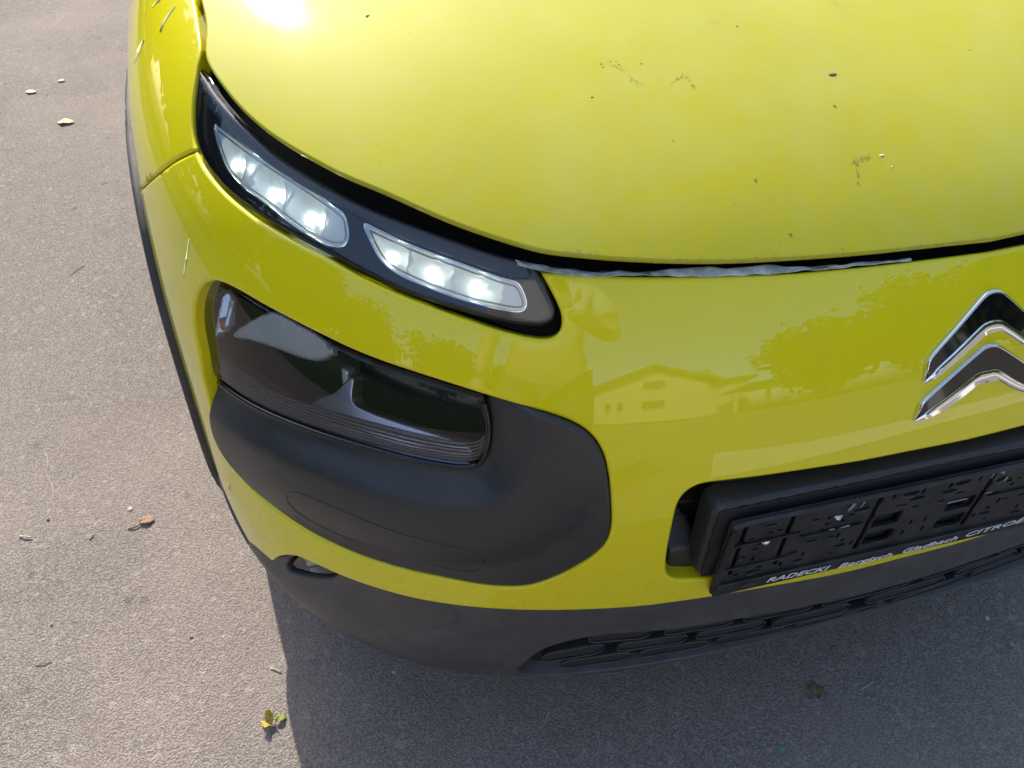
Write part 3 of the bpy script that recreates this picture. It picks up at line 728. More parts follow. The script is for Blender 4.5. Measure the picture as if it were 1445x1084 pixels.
holes = [rrect(x-.018, x+.018, y-.0115, y+.0115, .002) for x in (-.049, .049) for y in (.083, .049)]
for a in (-.238, -.181, -.074, .074, .181, .238):
    holes.append(rrect(a-.0028, a+.0028, .036 if abs(a) > .1 else .031, .132, .001))
rs_ = random.Random(3); small = []
def free(r):
    for h in holes+small:
        if r[0] < h[:,0].max()+.003 and r[1] > h[:,0].min()-.003 and r[2] < h[:,1].max()+.003 and r[3] > h[:,1].min()-.003: return False
    return True
for i in range(900):
    x = rs_.uniform(-.245, -.005); y = rs_.uniform(.032, .128)
    if -.072 < x < -.026 and .034 < y < .1: continue
    wx, wy = rs_.choice([(.007,.0017),(.004,.0017),(.0017,.0045),(.0025,.0025),(.010,.0015),(.002,.002)])
    if not free((x-wx, x+wx, y-wy, y+wy)) or len(small) > 88: continue
    for s in (1, -1): small.append(rrect(s*x-wx, s*x+wx, y-wy, y+wy, .0007, 2))
holder = panel('plate_holder', [rrect(-HW, HW, 0, HH, .006, 5)]+holes+small, surf_plate(0), M['holder'], CAR, .012, .0006, .005)
panel('text_strip', [rrect(-HW+.002, HW-.002, .001, .0225, .003)], surf_plate(.0045), M['holder'], holder, .02, .0015, .004)
for nm, P in (('rim', [(-HW+.003, .02), (-HW+.003, HH-.001), (-HW+.008, HH+.001), (HW-.008, HH+.001), (HW-.003, HH-.001), (HW-.003, .02)]),):
    q = resample(np.array(P), .02); tube(nm, surf_plate(.003)(q[:,0], q[:,1]), .0034, M['holder'], holder, 8)
for (a0, a1, b) in ((-.25,-.17,.052), (.17,.25,.052), (-.245,-.17,.098), (-.16,-.085,.088), (.085,.16,.088)):
    V, Fc = boxmesh(surf_plate(.001)(np.array((a0+a1)/2), np.array(b)), ((a1-a0)/2, .0022, .0015), RP, .0007); mesh_obj('rib', V, Fc, M['holder'], holder, False)
s0 = ppl(1080, 764); 
def dome(name, p, n, r, h, m, parent, k=12):
    n = n/np.linalg.norm(n); t1 = np.cross(n, [.1, .2, 1.]); t1 /= np.linalg.norm(t1); t2 = np.cross(n, t1); V = []; Fc = []
    for a in range(4):
        th = a*math.pi/8
        for b in range(k): V.append(p+r*math.cos(th)*(t1*math.cos(2*math.pi*b/k)+t2*math.sin(2*math.pi*b/k))+h*math.sin(th)*n)
    V.append(p+h*n)
    for a in range(3):
        for b in range(k): Fc.append((a*k+b, a*k+(b+1) % k, a*k+k+(b+1) % k, a*k+k+b))
    for b in range(k): Fc.append((3*k+b, 3*k+(b+1) % k, 4*k))
    return mesh_obj(name, V, Fc, m, parent)
for s in (1, -1): dome('screw', surf_plate(.001)(np.array(s*s0[0]), np.array(s0[1])), NP, .0052, .0035, M['chrome'], holder)
WH = [[(1177,729),(1190,727),(1186,735),(1181,734)], [(1170,748),(1178,746),(1178,747.5),(1170,749.5)], [(1184,746),(1199,741),(1199,743),(1184,747.5)], [(1196,721),(1205,712),(1208,713),(1199,722)], [(1203,712),(1210,711),(1206,714)], [(1214,717),(1220,708),(1222,708),(1216,717)],
      [(1398,675),(1404,668),(1405,668),(1400,675)], [(1411,667),(1420,664),(1417,670)], [(1416,679),(1422,673),(1424,673),(1418,680)], [(1390,697),(1400,694),(1400,695),(1390,698)], [(1337,710.5),(1366,703.5),(1366,704.5),(1337,711.5)]]
for q in WH:
    pl = np.array([ppl(u, v, .0022) for u, v in q]); panel('bare_patch', [pl], surf_plate(.0022), M['white'], holder, .02, .0002, .001)
def text_mesh(name, body, start, end, height, m, parent, off, shear=.28, bold=.0):
    cu = bpy.data.curves.new(name, 'FONT'); cu.body = body; cu.size = 1; cu.shear = shear; cu.offset = bold; cu.extrude = .03; cu.resolution_u = 3
    t = bpy.data.objects.new(name, cu); C.objects.link(t); dg = bpy.context.evaluated_depsgraph_get(); dg.update()
    me = bpy.data.meshes.new_from_object(t.evaluated_get(dg)); bpy.data.objects.remove(t)
    co = np.array([v.co[:] for v in me.vertices]); mn, mx = co.min(0), co.max(0); cap = 0.69
    L = np.linalg.norm(end-start); d = (end-start)/L; pr = np.array([-d[1], d[0]])
    sx = L/(mx[0]-mn[0]); sy = height/cap
    for i, v in enumerate(me.vertices):
        a = start+d*((co[i][0]-mn[0])*sx)+pr*(co[i][1]*sy); p = O_+EX*a[0]+UPV*a[1]+NP*(off+co[i][2]*.008); v.co = p
    me.materials.clear(); me.materials.append(m); return link(name, me, parent)
TX = [('RADECKI', (1081,822), (1169,804), .0088), ('Bergisch', (1182,802), (1258,785), .0088), ('Gladbach', (1273,781), (1350,761.5), .0088), ('CITROËN', (1362,758), (1463,731), .0088)]
for body, a, b, h in TX:
    text_mesh('lettering', body, ppl(*a, .0062), ppl(*b, .0062), h, M['white'], holder, .0062, .3, {'RADECKI': .014, 'CITROËN': .003}.get(body, .006))
c0 = ppl(1056, 826, .0062)
for dy in (0, .0042):
    V2 = [(-.008,-.003),(0,.002),(.008,-.003),(.008,-.0008),(0,.0045),(-.008,-.0008)]
    V = [O_+EX*(c0[0]+x+.001*y*300*0)+UPV*(c0[1]+y+dy-.002)+NP*.0064 for x, y in V2]; mesh_obj('printed_chevron', V, [(0,1,4,5),(1,2,3,4)], M['bezel'], holder, False)

# grille set back in the opening
og = np.vstack([openL, lin((0, z_ob-.006), openL[0], 14)[:-1]]); og_ = inset(og, -.02); og_ = np.vstack([og_[og_[:,0] < -.004], ])
ks = np.argsort(np.arctan2(og_[:,1]-.53, og_[:,0]+.1)); gp = np.array([(0., .44), (0., z_ot+.02), (-.30, z_ot+.015), (-.345, z_ot-.02), (-.355, .44)])
gr = panel('upper_grille', [gp], surf_env(-.062), M['matt'], CAR, .03, .002, 0, join=True)
for cx, cy, hl in ((1068,686,.053), (1200,664.5,.053), (1326,641.5,.053), (1443,618,.053)):
    c = trace([(cx, cy)], -.022, raw=True)[0]
    for fl in (1, -1):
        if cx > 1400 and fl == -1: continue
        st = stadium((c[0], c[1]+.0085), hl, .0085, 0, 8); P = surf_env(-.022)(st[:,0], st[:,1])*np.array([fl,1,1]); tube('slot_outline', P, .0007, M['bezel'], gr, 5, closed=True)
        mesh_obj('slot', [p+np.array([0,.006,0]) for p in P], [tuple(range(len(P)))], M['matt'], gr, False)
SHELF = [(944,816),(946,795),(948.5,772),(951.5,741),(958,737.5),(971,736),(984,747),(996,766),(1001,795),(1002,816)]
shp = trace(SHELF, -.026, step=4, it=1, closed=True); z_c = trace([(965, 775)], -.022, raw=True)[0][1]
def shelf_off(a, b): t = np.clip((b-z_c)/.045, 0, 1); return -.020-.045*t**.8
for fl in (False, True): panel('grille_corner_block', [shp], surf_env(0, shelf_off), M['plastic'], CAR, .007, .004, .03, flip=fl)
for q in ([(962,703.2),(992,700)], [(953.5,725.4),(985,722.3)]):
    lq = trace(q, -.045, raw=True); lp = surf_env(-.045)(np.linspace(lq[0][0], lq[1][0], 6), np.linspace(lq[0][1], lq[1][1], 6))
    for s_ in (1, -1): tube('grille_fin', lp*np.array([s_,1,1]), .0007, M['bezel'], CAR, 5)

# ------------------------------------------------------------------ the rest of the car
def grid_obj(name, f, us, vs_, m, parent):
    V = [f(u, v) for u in us for v in vs_]; n = len(vs_); Fc = [(i*n+j, i*n+j+1, (i+1)*n+j+1, (i+1)*n+j) for i in range(len(us)-1) for j in range(n-1)]
    return mesh_obj(name, V, Fc, m, parent)
GH = Spl([(1.02,.02),(1.3,.17),(1.6,.34),(1.85,.43),(2.2,.46),(2.9,.445),(3.4,.37),(3.75,.17),(3.97,.02)])
GW = Spl([(1.02,.70),(1.4,.735),(2.2,.75),(3.2,.74),(3.97,.66)])
def cabin(y, b, off=0.0):
    h = float(GH(y))+off; wd = float(GW(y))+off; c, s = math.cos(b), max(0., math.sin(b)); return np.array([-wd*math.copysign(abs(c)**.6, c)*(1-.16*s), y, 1.005+h*s**.75])
grid_obj('cabin', lambda y, b: cabin(y, b), np.linspace(1.04, 3.96, 40), np.linspace(0, math.pi, 33), M['yellow'], CAR)
dark = mat('dark_tinted_glass', (.012,.014,.015), .03, spec=.6)
grid_obj('windscreen', lambda y, b: cabin(y, b, .004), np.linspace(1.10, 1.80, 12), np.linspace(.34, math.pi-.34, 24), dark, CAR)
grid_obj('rear_window', lambda y, b: cabin(y, b, .004), np.linspace(3.35, 3.85, 10), np.linspace(.5, math.pi-.5, 20), dark, CAR)
for s in (0, 1):
    for y0, y1 in ((1.55, 2.3), (2.36, 3.15)):
        grid_obj('side_window', lambda y, b: cabin(y, math.pi-b if s else b, .004), np.linspace(y0, y1, 10), np.linspace(.04, .27, 8), dark, CAR)
RY = ARC_Y+2.595
def side_panel(name, y0, y1, holes=(), mt='yellow', z0=.24, z1=.937, off=0.0):
    for fl in (False, True):
        m0, m1 = -(MQ+y0-YC), -(MQ+y1-YC)
        panel(name, [np.array([(m0, z0), (m0, z1), (m1, z1), (m1, z0)])], surf_env(off), M[mt], CAR, .07, .004, .015, flip=fl)
side_panel('front_door', 1.356, 2.33); side_panel('rear_door', 2.336, 3.02); side_panel('rear_quarter', 3.026, 3.90, z0=.40)
side_panel('side_airbump', 1.45, 2.95, mt='plastic', z0=.42, z1=.72, off=.012)
side_panel('sill', 1.32, 3.05, mt='valance', z0=.17, z1=.255, off=.008)
tl = [env(-(MQ+3.90-YC), z) for z in np.linspace(.2, .937, 12)]
V = [t*np.array([1-.06*(k_), 1, 1])+np.array([0, .16*math.sin(k_*math.pi/2), 0])*1 for k_ in np.linspace(0, 1, 4) for t in tl] + [t*np.array([-(1-.06*(k_)), 1, 1])+np.array([0, .16*math.sin(k_*math.pi/2), 0]) for k_ in np.linspace(1, 0, 4) for t in tl]
mesh_obj('tailgate', V, [(i*12+j, i*12+j+1, (i+1)*12+j+1, (i+1)*12+j) for i in range(7) for j in range(11)], M['yellow'], CAR)
rbox('underbody', (0, 2.1, .33), (.62, 1.75, .13), M['matt'], CAR, bev=.03)
rbox('engine_block', (0, .75, .50), (.50, .36, .30), M['matt'], CAR, bev=.05)
def lathe(name, prof, c, m, parent, n=48):
    V = []; k = len(prof)
    for i in range(n):
        t = 2*math.pi*i/n
        for (x, r) in prof: V.append((c[0]+x, c[1]+r*math.cos(t), c[2]+r*math.sin(t)))
    Fc = [(i*k+j, i*k+j+1, ((i+1) % n)*k+j+1, ((i+1) % n)*k+j) for i in range(n) for j in range(k-1)]
    return mesh_obj(name, V, Fc, m, parent)
for wy in (ARC_Y, RY):
    for s in (-1, 1):
        c = (s*.786, wy, .318)
        wl = lathe('wheel', [(-.10,.20),(-.105,.24),(-.102,.29),(-.085,.312),(-.04,.318),(.04,.318),(.085,.312),(.102,.29),(.105,.24),(.10,.20)], c, M['rubber'], CAR)
        lathe('rim', [(s*.085,.205),(s*.075,.19),(s*.03,.18),(-s*.09,.20)], c, M['alloy'], wl)
        lathe('hub', [(s*.075,.001),(s*.075,.045),(s*.05,.06),(-s*.03,.07)], c, M['alloy'], wl, 24)
        for q in range(5):
            t = 2*math.pi*q/5; R = np.array([[1,0,0],[0,math.cos(t),-math.sin(t)],[0,math.sin(t),math.cos(t)]])
            rbox('spoke', np.array(c)+R@np.array([s*.06,.12,0]), (.012,.075,.022), M['alloy'], wl, R, .006)
    # inner arch liners
for wy in (ARC_Y, RY):
    for s in (-1, 1):
        V = []; Fc = []; N_ = 24
        for i in range(N_):
            t = math.pi*i/(N_-1); V += [(s*.865, wy-.395*math.cos(t), ARC_Z-.05+.395*math.sin(t)), (s*.58, wy-.395*math.cos(t), ARC_Z-.05+.395*math.sin(t))]
        for i in range(N_-1): Fc.append((2*i, 2*i+1, 2*i+3, 2*i+2))
        mesh_obj('arch_liner', V, Fc, M['matt'], CAR)

# marks on the paint, each a sliver lying on the skin
scr = mat('pale_scuff', (.70,.67,.30), .5)
for q in ([(225,45),(231,28),(246,9),(247.5,10),(233,31),(227,45)], [(189,89),(193,72),(202,55),(204,56),(197,74),(190.5,88)], [(214,10),(223,0),(227,0),(216,10)], [(258,392),(262,365),(267,337),(268,340),(264,368),(260,392)]):
    pl = trace(q, 0, raw=True); panel('paint_scuff', [pl], surf_env(.0004), scr, CAR, .02, .0001, .0003)
spk = mat('tree_debris', (.10,.08,.03), .8); drop = mat('bird_dropping', (.75,.74,.60), .7)
for (u, v, r, mm) in ((1175,105,.005,spk), (1177,149,.0022,spk), (1244,219,.0026,drop), (1258,235,.0014,drop), (1066,253,.002,spk), (836,137,.0018,spk), (519,22,.003,spk), (1040,37,.0016,spk), (1115,330,.0016,spk), (950,198,.0013,spk), (1368,70,.0015,spk), (905,90,.0014,spk)):
    p = hit_hood(u, v); b = dome('speck', np.array([0., 0, 0]), np.array([0, -.2, 1.]), 1, .5, mm, CAR, 8); b.location = p; b.scale = (r*1.1, r*.5, r*.35); b.rotation_euler = (0, 0, u)

def dirt_trail(path, n, spread, seed):
    rr = random.Random(seed); P = catmull(path, 10); V = []; Fc = []
    for i in range(n):
        u, v = P[rr.randrange(len(P))]; p = hit_hood(u+rr.gauss(0, spread), v+rr.gauss(0, spread)); r = rr.uniform(.0003, .0009)
        b = len(V); k = 6
        for j in range(k):
            t = 2*math.pi*j/k; x, y = p[0]+r*1.5*math.cos(t)*rr.uniform(.5, 1.2), p[1]+r*math.sin(t)*rr.uniform(.5, 1.2); V.append((x, y, float(hood_z(x, y))+.0003))
        Fc.append(tuple(range(b, b+k)))
    mesh_obj('dirt_trail', V, Fc, dirt_m, CAR, False)['kind'] = 'stuff'
dirt_m = mat('dried_dirt', (.30,.27,.04), .8)
dirt_trail([(848,92),(862,88),(880,100),(895,115),(905,122)], 46, 2.2, 1)
dirt_trail([(948,118),(958,111),(972,110),(978,122)], 30, 1.6, 2)
dirt_trail([(1203,230),(1215,225),(1227,222)], 34, 1.8, 3); dirt_trail([(1208,232),(1210,245),(1212,262)], 16, 1.3, 4)
dirt_trail([(800,376-20),(870,364),(960,367),(1056,366),(1190,358),(1300,347),(1390,337)], 170, 2.0, 5)
# ------------------------------------------------------------------ things lying on the ground
def leaf(name, label, u, v, size, col, rot, curl, group=None, jag=.25, cat='leaf'):
    p = ground(u, v); o = mesh_obj(name, [(0,0,0)], [], mat(name+'_tint', col, .7)); bpy.data.objects.remove(o)
    m = mat('leaf_%d' % u, col, .75); t = NT(m); t.l(t.mix(t.ramp(t.noise(260, 4), [(.35, (0,0,0)), (.65, (1,1,1))]), col, tuple(c*.5 for c in col)), t.b.inputs['Base Color'])
    rr = random.Random(int(u)); n = 9; V = []; Fc = []
    for i in range(n):
        s = i/(n-1); wd = size*.36*math.sin(math.pi*min(.98, s*.96+.02))**.8*(1+rr.uniform(-jag, jag))
        for j in range(5):
            q = (j-2)/2; V.append((size*(s-.5), wd*q, .003+curl*size*(abs(q)**1.5)*(.5+.5*math.sin(5*s+u))+curl*.6*size*math.sin(4.2*s+.3*u)**2+rr.uniform(0, .03)*size))
    for i in range(n-1):
        for j in range(4): Fc.append((i*5+j, i*5+j+1, i*5+6+j, i*5+5+j))
    o = mesh_obj(name, V, Fc, m); md = o.modifiers.new('t', 'SOLIDIFY'); md.thickness = .0006
    o.location = p; o.rotation_euler = (0, 0, rot); return tag(o, label, cat, group)
leaf('dry_leaf', 'curled pale tan dry leaf on sunlit asphalt, upper left beyond the car', 93, 174, .055, (.66,.56,.32), -.2, .06, 'dry leaves on the asphalt')
leaf('dry_leaf', 'small bleached leaf scrap, leftmost scrap on the sunlit asphalt', 44, 131, .040, (.55,.50,.42), -.3, .035, 'dry leaves on the asphalt')
leaf('dry_leaf', 'tiny pale leaf flake lying just above the curled tan leaf', 87, 115, .026, (.6,.55,.47), .1, .03, 'dry leaves on the asphalt')
leaf('wilted_blossom', 'yellow-green wilted blossom at the edge of the car shadow', 380, 1021, .026, (.50,.40,.06), 1.0, .5, jag=.6, cat='blossom')
leaf('green_leaf', 'small fresh green leaf tip beside the wilted blossom', 397, 1015, .018, (.26,.34,.05), .5, .25)
leaf('brown_leaf', 'dark brown rolled leaf lying in the shadow under the lower grille', 1150, 976, .030, (.24,.18,.09), 1.25, .28, jag=.15)
leaf('rust_leaf', 'rust-brown crumpled leaf strip on sunlit asphalt left of the bumper', 208, 736, .027, (.40,.23,.12), .1, .10)
leaf('pale_flake', 'small whitish flake in the shade near the right edge', 1392, 874, .010, (.6,.6,.55), .5, .2, cat='flake')
leaf('pale_flake', 'ragged grey flake in the shade at the far right edge', 1427, 914, .014, (.42,.40,.36), 1.2, .3, cat='flake')
leaf('green_chip', 'tiny bright green chip on the shaded asphalt at the bottom edge', 1103, 1061, .009, (.10,.42,.26), .8, .2, cat='chip')
tw = mat('twig_bark', (.22,.16,.10), .85); tw2 = mat('dry_straw', (.48,.42,.30), .85)
def twig(label, pts, r, m, group='twigs and straws on the asphalt', nm='twig'):
    P = np.array([ground(u, v) for u, v in pts]); o0 = P.mean(0); P = P-o0; P[:,2] = r*1.1+np.abs(np.sin(np.arange(len(P))*1.9))*r*1.5
    o = tube(nm, catmull(P, 4), r, m, None, 6); o.location = o0; return tag(o, label, 'twig', group)
twig('short bent twig under the rust-brown leaf strip', [(181,747),(192,745),(202,738)], .0016, tw)
twig('pale straw lying across the shadow edge below the fog lamp', [(382,944),(390,946),(397,949)], .0012, tw2)
twig('thin dark twig on sunlit asphalt at far left, middle height', [(50,940),(60,938),(72,935)], .0008, tw)
twig('short pale stick at the far left below the lone dark pebble', [(28,758),(36,759),(46,760)], .0018, tw2)
twig('dry stem in the shade right of the dark rolled leaf', [(1214,974),(1222,969),(1231,963)], .0009, tw2)
twig('thin straw standing on the shaded asphalt, bottom centre', [(769,1021),(772,1012),(774,1004)], .0008, tw2)
twig('hair-thin curved straw on the sunlit asphalt at far left', [(65,640),(68,655),(66,670),(74,685),(76,705)], .0006, tw2)
twig('tiny pale stick beside the shadow at mid left of asphalt', [(127,762),(130,757),(133,755)], .0014, tw2)
twig('thin dry stem on the upper left asphalt near the fender', [(120,375),(108,382),(100,390)], .0008, tw)
def pebble(label, u, v, r, col):
    o = dome('pebble', np.array([0., 0, 0]), np.array([0, 0, 1.]), 1, .8, mat('stone_%d' % u, col, .8), None, 9); o.location = ground(u, v); o.scale = (r, r*.8, r*.8); o.rotation_euler = (0, 0, u); return tag(o, label, 'pebble', 'loose pebbles on the asphalt')
pebble('light beige pebble beside the rust-brown leaf strip', 184, 719, .006, (.55,.45,.36))
pebble('lone dark pebble at far left above the short stick', 68, 734, .004, (.08,.07,.06))
pebble('dark pebble on sunlit asphalt between straw and wilted blossom', 270, 900, .0035, (.10,.09,.08))
pebble('tiny dark pebble in the lower left of the sunlit asphalt', 73, 883, .003, (.09,.08,.07))
pebble('pale chip of stone in the shade below the front lip', 556, 948, .004, (.4,.38,.34))

# ------------------------------------------------------------------ the street in front of the car, seen mirrored in its paint
conc = mat('pale_concrete', (.62,.58,.50), .85); tc = NT(conc); tc.l(tc.mix(tc.noise(9, 5), (.55,.51,.44), (.68,.63,.55)), tc.b.inputs['Base Color'])
struct(mesh_obj('pavement', [(.0,-1.55,.004),(1.3,-1.60,.004),(4.5,-1.75,.004),(4.5,-2.2,.004),(1.65,-2.15,.004),(.9,-2.35,.004),(.2,-2.80,.004)], [tuple(range(7))][0:1], conc))
struct(mesh_obj('added_grass_verge', [(-40,-19.4,.004),(-3.6,-19.4,.004),(-3.4,-4,.004),(-3.7,6,.004),(-4.2,20,.004),(-5,60,.004),(-40,60,.004)], [tuple(range(7))], mat('added_verge_grass', (.05,.085,.02), .95, spec=.1)))  # verge is unseen, added to darken reflections in lamp glass and left side
struct(mesh_obj('lawn', [(-40,-19.5,.004),(40,-19.5,.004),(40,-60,.004),(-40,-60,.004)], [(3,2,1,0)], mat('grass', (.06,.10,.025), .9)))
HS = empty('house', (0, 0, 0)); tag(HS, 'cream gabled house across the street, mirrored in the bumper', 'house')
cream = mat('cream_render', (.72,.62,.38), .85); brown = mat('brown_roof', (.13,.075,.045), .8); shut = mat('window_glass', (.05,.05,.05), .1); wfr = mat('window_frame', (.7,.68,.6), .6)
def prism(name, xs, zs, y0, y1, m, parent):
    n = len(xs); V = [(x, y0, z) for x, z in zip(xs, zs)]+[(x, y1, z) for x, z in zip(xs, zs)]
    return mesh_obj(name, V, [tuple(range(n))[::-1], tuple(range(n, 2*n))]+[(i, (i+1) % n, n+(i+1) % n, n+i) for i in range(n)], m, parent, False)
prism('wall', [-5.9, 3.2, 3.2, -.9, -5.9], [0, 0, 4.5, 6.6, 3.9], -25, -36, cream, HS)
prism('wall', [3.21, 6.2, 6.2, 3.21], [0, 0, 4.2, 4.2], -25.6, -34, cream, HS)
rf = prism('roof', [-6.7, -.9, 4.0, 4.0, -.9, -6.7], [3.55, 6.75, 4.35, 4.75, 7.2, 3.95], -24.2, -36.6, brown, HS)
prism('roof', [4.02, 6.8, 6.8, 4.02], [4.25, 4.25, 4.6, 4.6], -24.9, -34.6, brown, HS)
for x, z in ((-1.0, 4.0), (-1.0, 1.5), (-4.6, 1.4), (-3.6, 1.4)):
    wd = .95 if x == -1.0 else .3
    f = prism('window', [x-wd, x+wd, x+wd, x-wd], [z, z, z+1.15, z+1.15], -24.9, -25.05, wfr, HS); prism('pane', [x-wd+.1, x+wd-.1, x+wd-.1, x-wd+.1], [z+.1, z+.1, z+1.05, z+1.05], -24.86, -24.95, shut, f)
CPT = empty('carport', (0, 0, 0)); tag(CPT, 'low brown-roofed carport beside the cream house, mirrored in the bumper', 'carport')
prism('roof', [3.6, 9.6, 9.6, 5.2], [2.3, 2.3, 2.75, 3.1], -20.5, -24, brown, CPT)
for x in (4.2, 6.2, 9.2): prism('post', [x-.12, x+.12, x+.12, x-.12], [0, 0, 2.3, 2.3], -20.7, -20.95, cream, CPT)
def tree(label, x, y, h, rad, seed, hue=0):
    rr = np.random.default_rng(seed); root = empty('tree', (x, y, 0)); tag(root, label, 'tree', 'broadleaf trees along the street')
    bark = mat('bark_%d' % seed, (.10,.075,.05), .9); lf = mat('foliage_%d' % seed, (.040+.012*hue, .062+.012*hue, .016), .9, spec=.1)
    tube('trunk', [(0,0,0),(.05,.03,h*.2),(-.05,.0,h*.45),(.05,.05,h*.75)], .2, bark, root, 8, taper=[.24,.18,.13,.05])
    N = 4200; cl = rr.normal(0, 1, (26, 3)); cl = vnormal(cl)*rr.uniform(.35, 1, (26, 1))*np.array([rad, rad, h*.40])+np.array([0, 0, h*.52])
    c = cl[rr.integers(0, 26, N)]+rr.normal(0, 1, (N, 3))*rad*.2; c[:,2] = np.maximum(c[:,2], h*.06+np.abs(rr.normal(0, .2, N)))
    a = vnormal(rr.normal(0, 1, (N, 3))); b = vnormal(np.cross(a, rr.normal(0, 1, (N, 3)))); s = rr.uniform(.16, .40, (N, 1))
    V = np.concatenate([c-a*s, c+b*s*.6, c+a*s, c-b*s*.6], 1).reshape(-1, 3)
    mesh_obj('crown', V, np.arange(4*N).reshape(-1, 4), lf, root, False)
    for k in range(3):
        e = cl[k]; tube('limb', [(0,0,h*.35), e*.5+np.array([0,0,h*.2]), e], .06, bark, root, 6, taper=[.09,.06,.02])
TL = [(8.2,-16.5,7.6,3.0,'nearest the carport'), (11.5,-14,8.6,3.2,'second from the carport'), (14.5,-11,8.2,3.1,'third from the carport'), (17,-7,8.0,3.0,'fourth from the carport'), (19,-1.5,7.5,3.0,'farthest from the carport on its side'), (-11,-21,6.5,3.0,'left of the cream house'), (-17,-17,7,3.2,'second to the left of the cream house'), (-21,-10,7.2,3.3,'third to the left of the cream house'), (-23,-2,7,3.3,'facing the front wheel of the car'), (-22,6,7.2,3.4,'facing the rear door of the car'), (3.5,-44,9.5,4,'rising behind the cream house'), (-13.5,3.5,6.5,3.0,'first of the added lamp-side row'), (-12,8,6.8,3.0,'second of the added lamp-side row'), (-10,12.5,7,3.1,'third of the added lamp-side row'), (-7,17,7,3.2,'at the end of the added lamp-side row'), (-14.5,-2.5,6.6,3.0,'added just ahead of the lamp-side row')]  # lamp-side trees are unseen, added to cut blue sky reflected in the side
for i, (x, y, h, rd, wd) in enumerate(TL): tree('green broadleaf tree '+wd+', mirrored in the paint', x, y, h, rd, 20+i, i % 2)

# ------------------------------------------------------------------ the person taking the picture, mirrored in the bumper
def skin_obj(name, J, E_, m, parent, root=0, sub=2):
    me = bpy.data.meshes.new(name); me.from_pydata([j[:3] for j in J], E_, []); me.materials.append(m); o = link(name, me, parent)
    md = o.modifiers.new('Skin', 'SKIN'); md.use_smooth_shade = True
    for i, j in enumerate(J):
        sv = me.skin_vertices[0].data[i]; sv.radius = (j[3], j[4] if len(j) > 4 else j[3]); sv.use_root = (i == root)
    sb = o.modifiers.new('Sub', 'SUBSURF'); sb.levels = sub; sb.render_levels = sub; return o
PX, PY = -.80, -.715
skin_m = mat('skin', (.50,.29,.20), .5); shirt_m = mat('shirt', (.62,.62,.60), .8); short_m = mat('shorts', (.07,.075,.09), .85); hair_m = mat('hair', (.05,.035,.02), .6); shoe_m = mat('shoes', (.10,.09,.09), .7)
PR = empty('person', (PX, PY, 0)); PR.rotation_euler = (0, 0, math.radians(-14))
tag(PR, 'person in a light shirt and dark shorts holding up a phone, mirrored in the bumper', 'person')
J = [(0,0,.93,.14,.11),(0,0,1.12,.145,.10),(0,0,1.32,.155,.10),(0,0,1.45,.07,.07),(0,.02,1.54,.055),(0,.04,1.62,.085,.10),(0,.03,1.72,.075,.09),
     (.19,0,1.41,.062),(.27,.00,1.13,.047),(.13,.23,1.13,.034),(.105,.262,1.15,.026),
     (-.19,0,1.41,.062),(-.26,-.02,1.14,.047),(-.25,.08,.92,.036),(-.25,.12,.82,.028),
     (.10,0,.85,.095),(.11,.02,.50,.062),(.11,-.01,.14,.042),(.11,.05,.05,.04),(.12,.17,.03,.035),
     (-.10,0,.85,.095),(-.11,.0,.50,.062),(-.12,-.03,.14,.042),(-.12,.03,.05,.04),(-.13,.15,.03,.035)]
ED = [(0,1),(1,2),(2,3),(3,4),(4,5),(5,6),(2,7),(7,8),(8,9),(9,10),(2,11),(11,12),(12,13),(13,14),(0,15),(15,16),(16,17),(17,18),(18,19),(0,20),(20,21),(21,22),(22,23),(23,24)]
body = skin_obj('body', J, ED, skin_m, PR)
skin_obj('shirt', [(0,0,.92,.165,.128),(0,0,1.12,.16,.12),(0,0,1.30,.172,.118),(0,0,1.43,.10,.09),(.19,0,1.41,.082),(.255,.012,1.22,.070),(-.19,0,1.41,.082),(-.25,-.012,1.20,.070)], [(0,1),(1,2),(2,3),(2,4),(4,5),(2,6),(6,7)], shirt_m, PR)
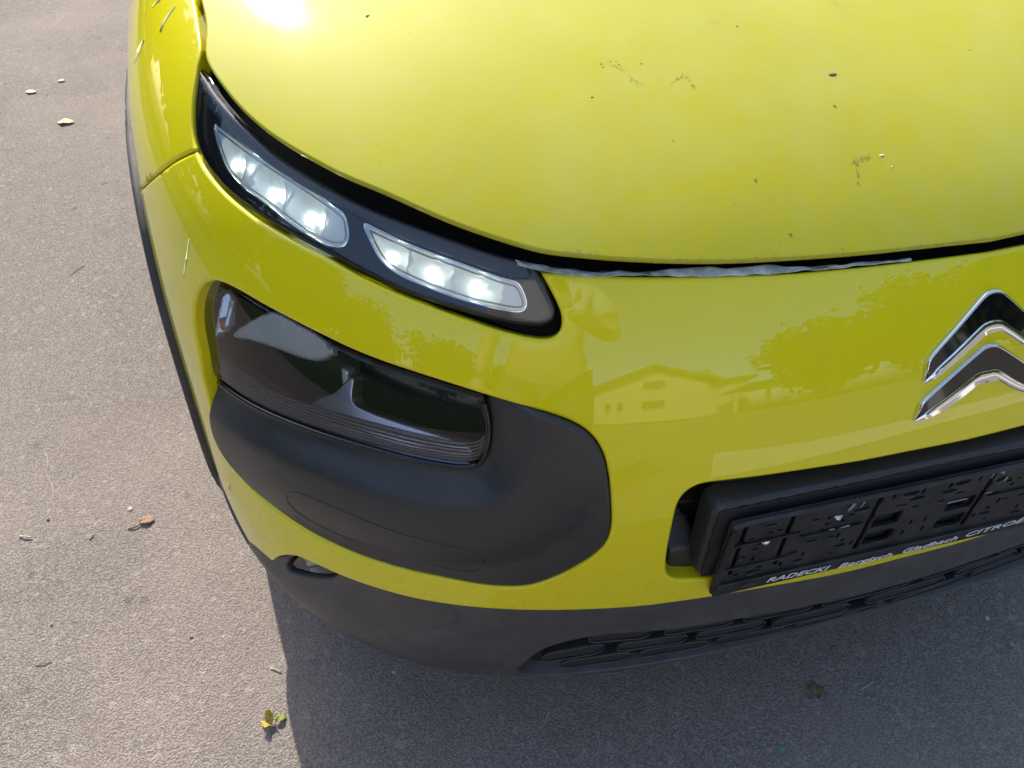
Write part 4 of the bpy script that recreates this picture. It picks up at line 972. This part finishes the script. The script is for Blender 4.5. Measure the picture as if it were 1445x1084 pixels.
skin_obj('shorts', [(0,0,.93,.155,.125),(.10,0,.82,.112),(.115,.012,.55,.095),(-.10,0,.82,.112),(-.115,.0,.55,.095)], [(0,1),(1,2),(0,3),(3,4)], short_m, PR)
skin_obj('hair', [(0,-.01,1.66,.085,.09),(0,0,1.745,.085,.10),(0,.04,1.775,.06,.07)], [(0,1),(1,2)], hair_m, PR)
skin_obj('nose', [(0,.125,1.645,.012),(0,.142,1.615,.014)], [(0,1)], skin_m, PR)
for s in (-1, 1):
    dome('eye', np.array([s*.033, .118, 1.65]), np.array([0, 1., 0]), .012, .008, mat('eye', (.05,.04,.03), .2), PR, 8)
    skin_obj('ear', [(s*.088,.03,1.65,.012,.02),(s*.09,.03,1.62,.011,.016)], [(0,1)], skin_m, PR)
    skin_obj('shoe', [(s*.115,-.03,.05,.048),(s*.117,.05,.05,.05),(s*.125,.18,.04,.045)], [(0,1),(1,2)], shoe_m, PR)
def hand(base, d, palm, s):
    d = vnormal(np.array(d)); pn = vnormal(np.array(palm)); side = np.cross(d, pn)*s; b = np.array(base)
    skin_obj('palm', [(*b, .026, .018), (*(b+d*.05), .036, .016), (*(b+d*.085), .034, .014)], [(0,1),(1,2)], skin_m, PR)
    for i, L in enumerate((.062, .074, .070, .054)):
        q = b+d*.066+side*(.027-.018*i); skin_obj('finger', [(*q, .0105), (*(q+d*(.02+L*.35)+pn*.002), .0105), (*(q+d*(.02+L*.7)+pn*.010), .010), (*(q+d*(.02+L*.95)+pn*.022), .009)], [(0,1),(1,2),(2,3)], skin_m, PR, sub=1)
    q = b+d*.03+side*.032; skin_obj('thumb', [(*q, .011), (*(q+side*.025+d*.025+pn*.006), .010), (*(q+side*.03+d*.055+pn*.014), .008)], [(0,1),(1,2)], skin_m, PR, sub=1)
hand((-.25,.12,.82), (0,.25,-1), (1,0,.1), 1)
hand((.10,.268,1.155), (-.32,.25,1), (.1,1,0), -1)
ph = rbox('phone', CP-CF*.030, (.037,.0742,.004), mat('phone_black', (.02,.02,.022), .2), None, np.stack([CR, CU, CF], 1), .003)
tag(ph, 'black phone held up in front of the person', 'phone')
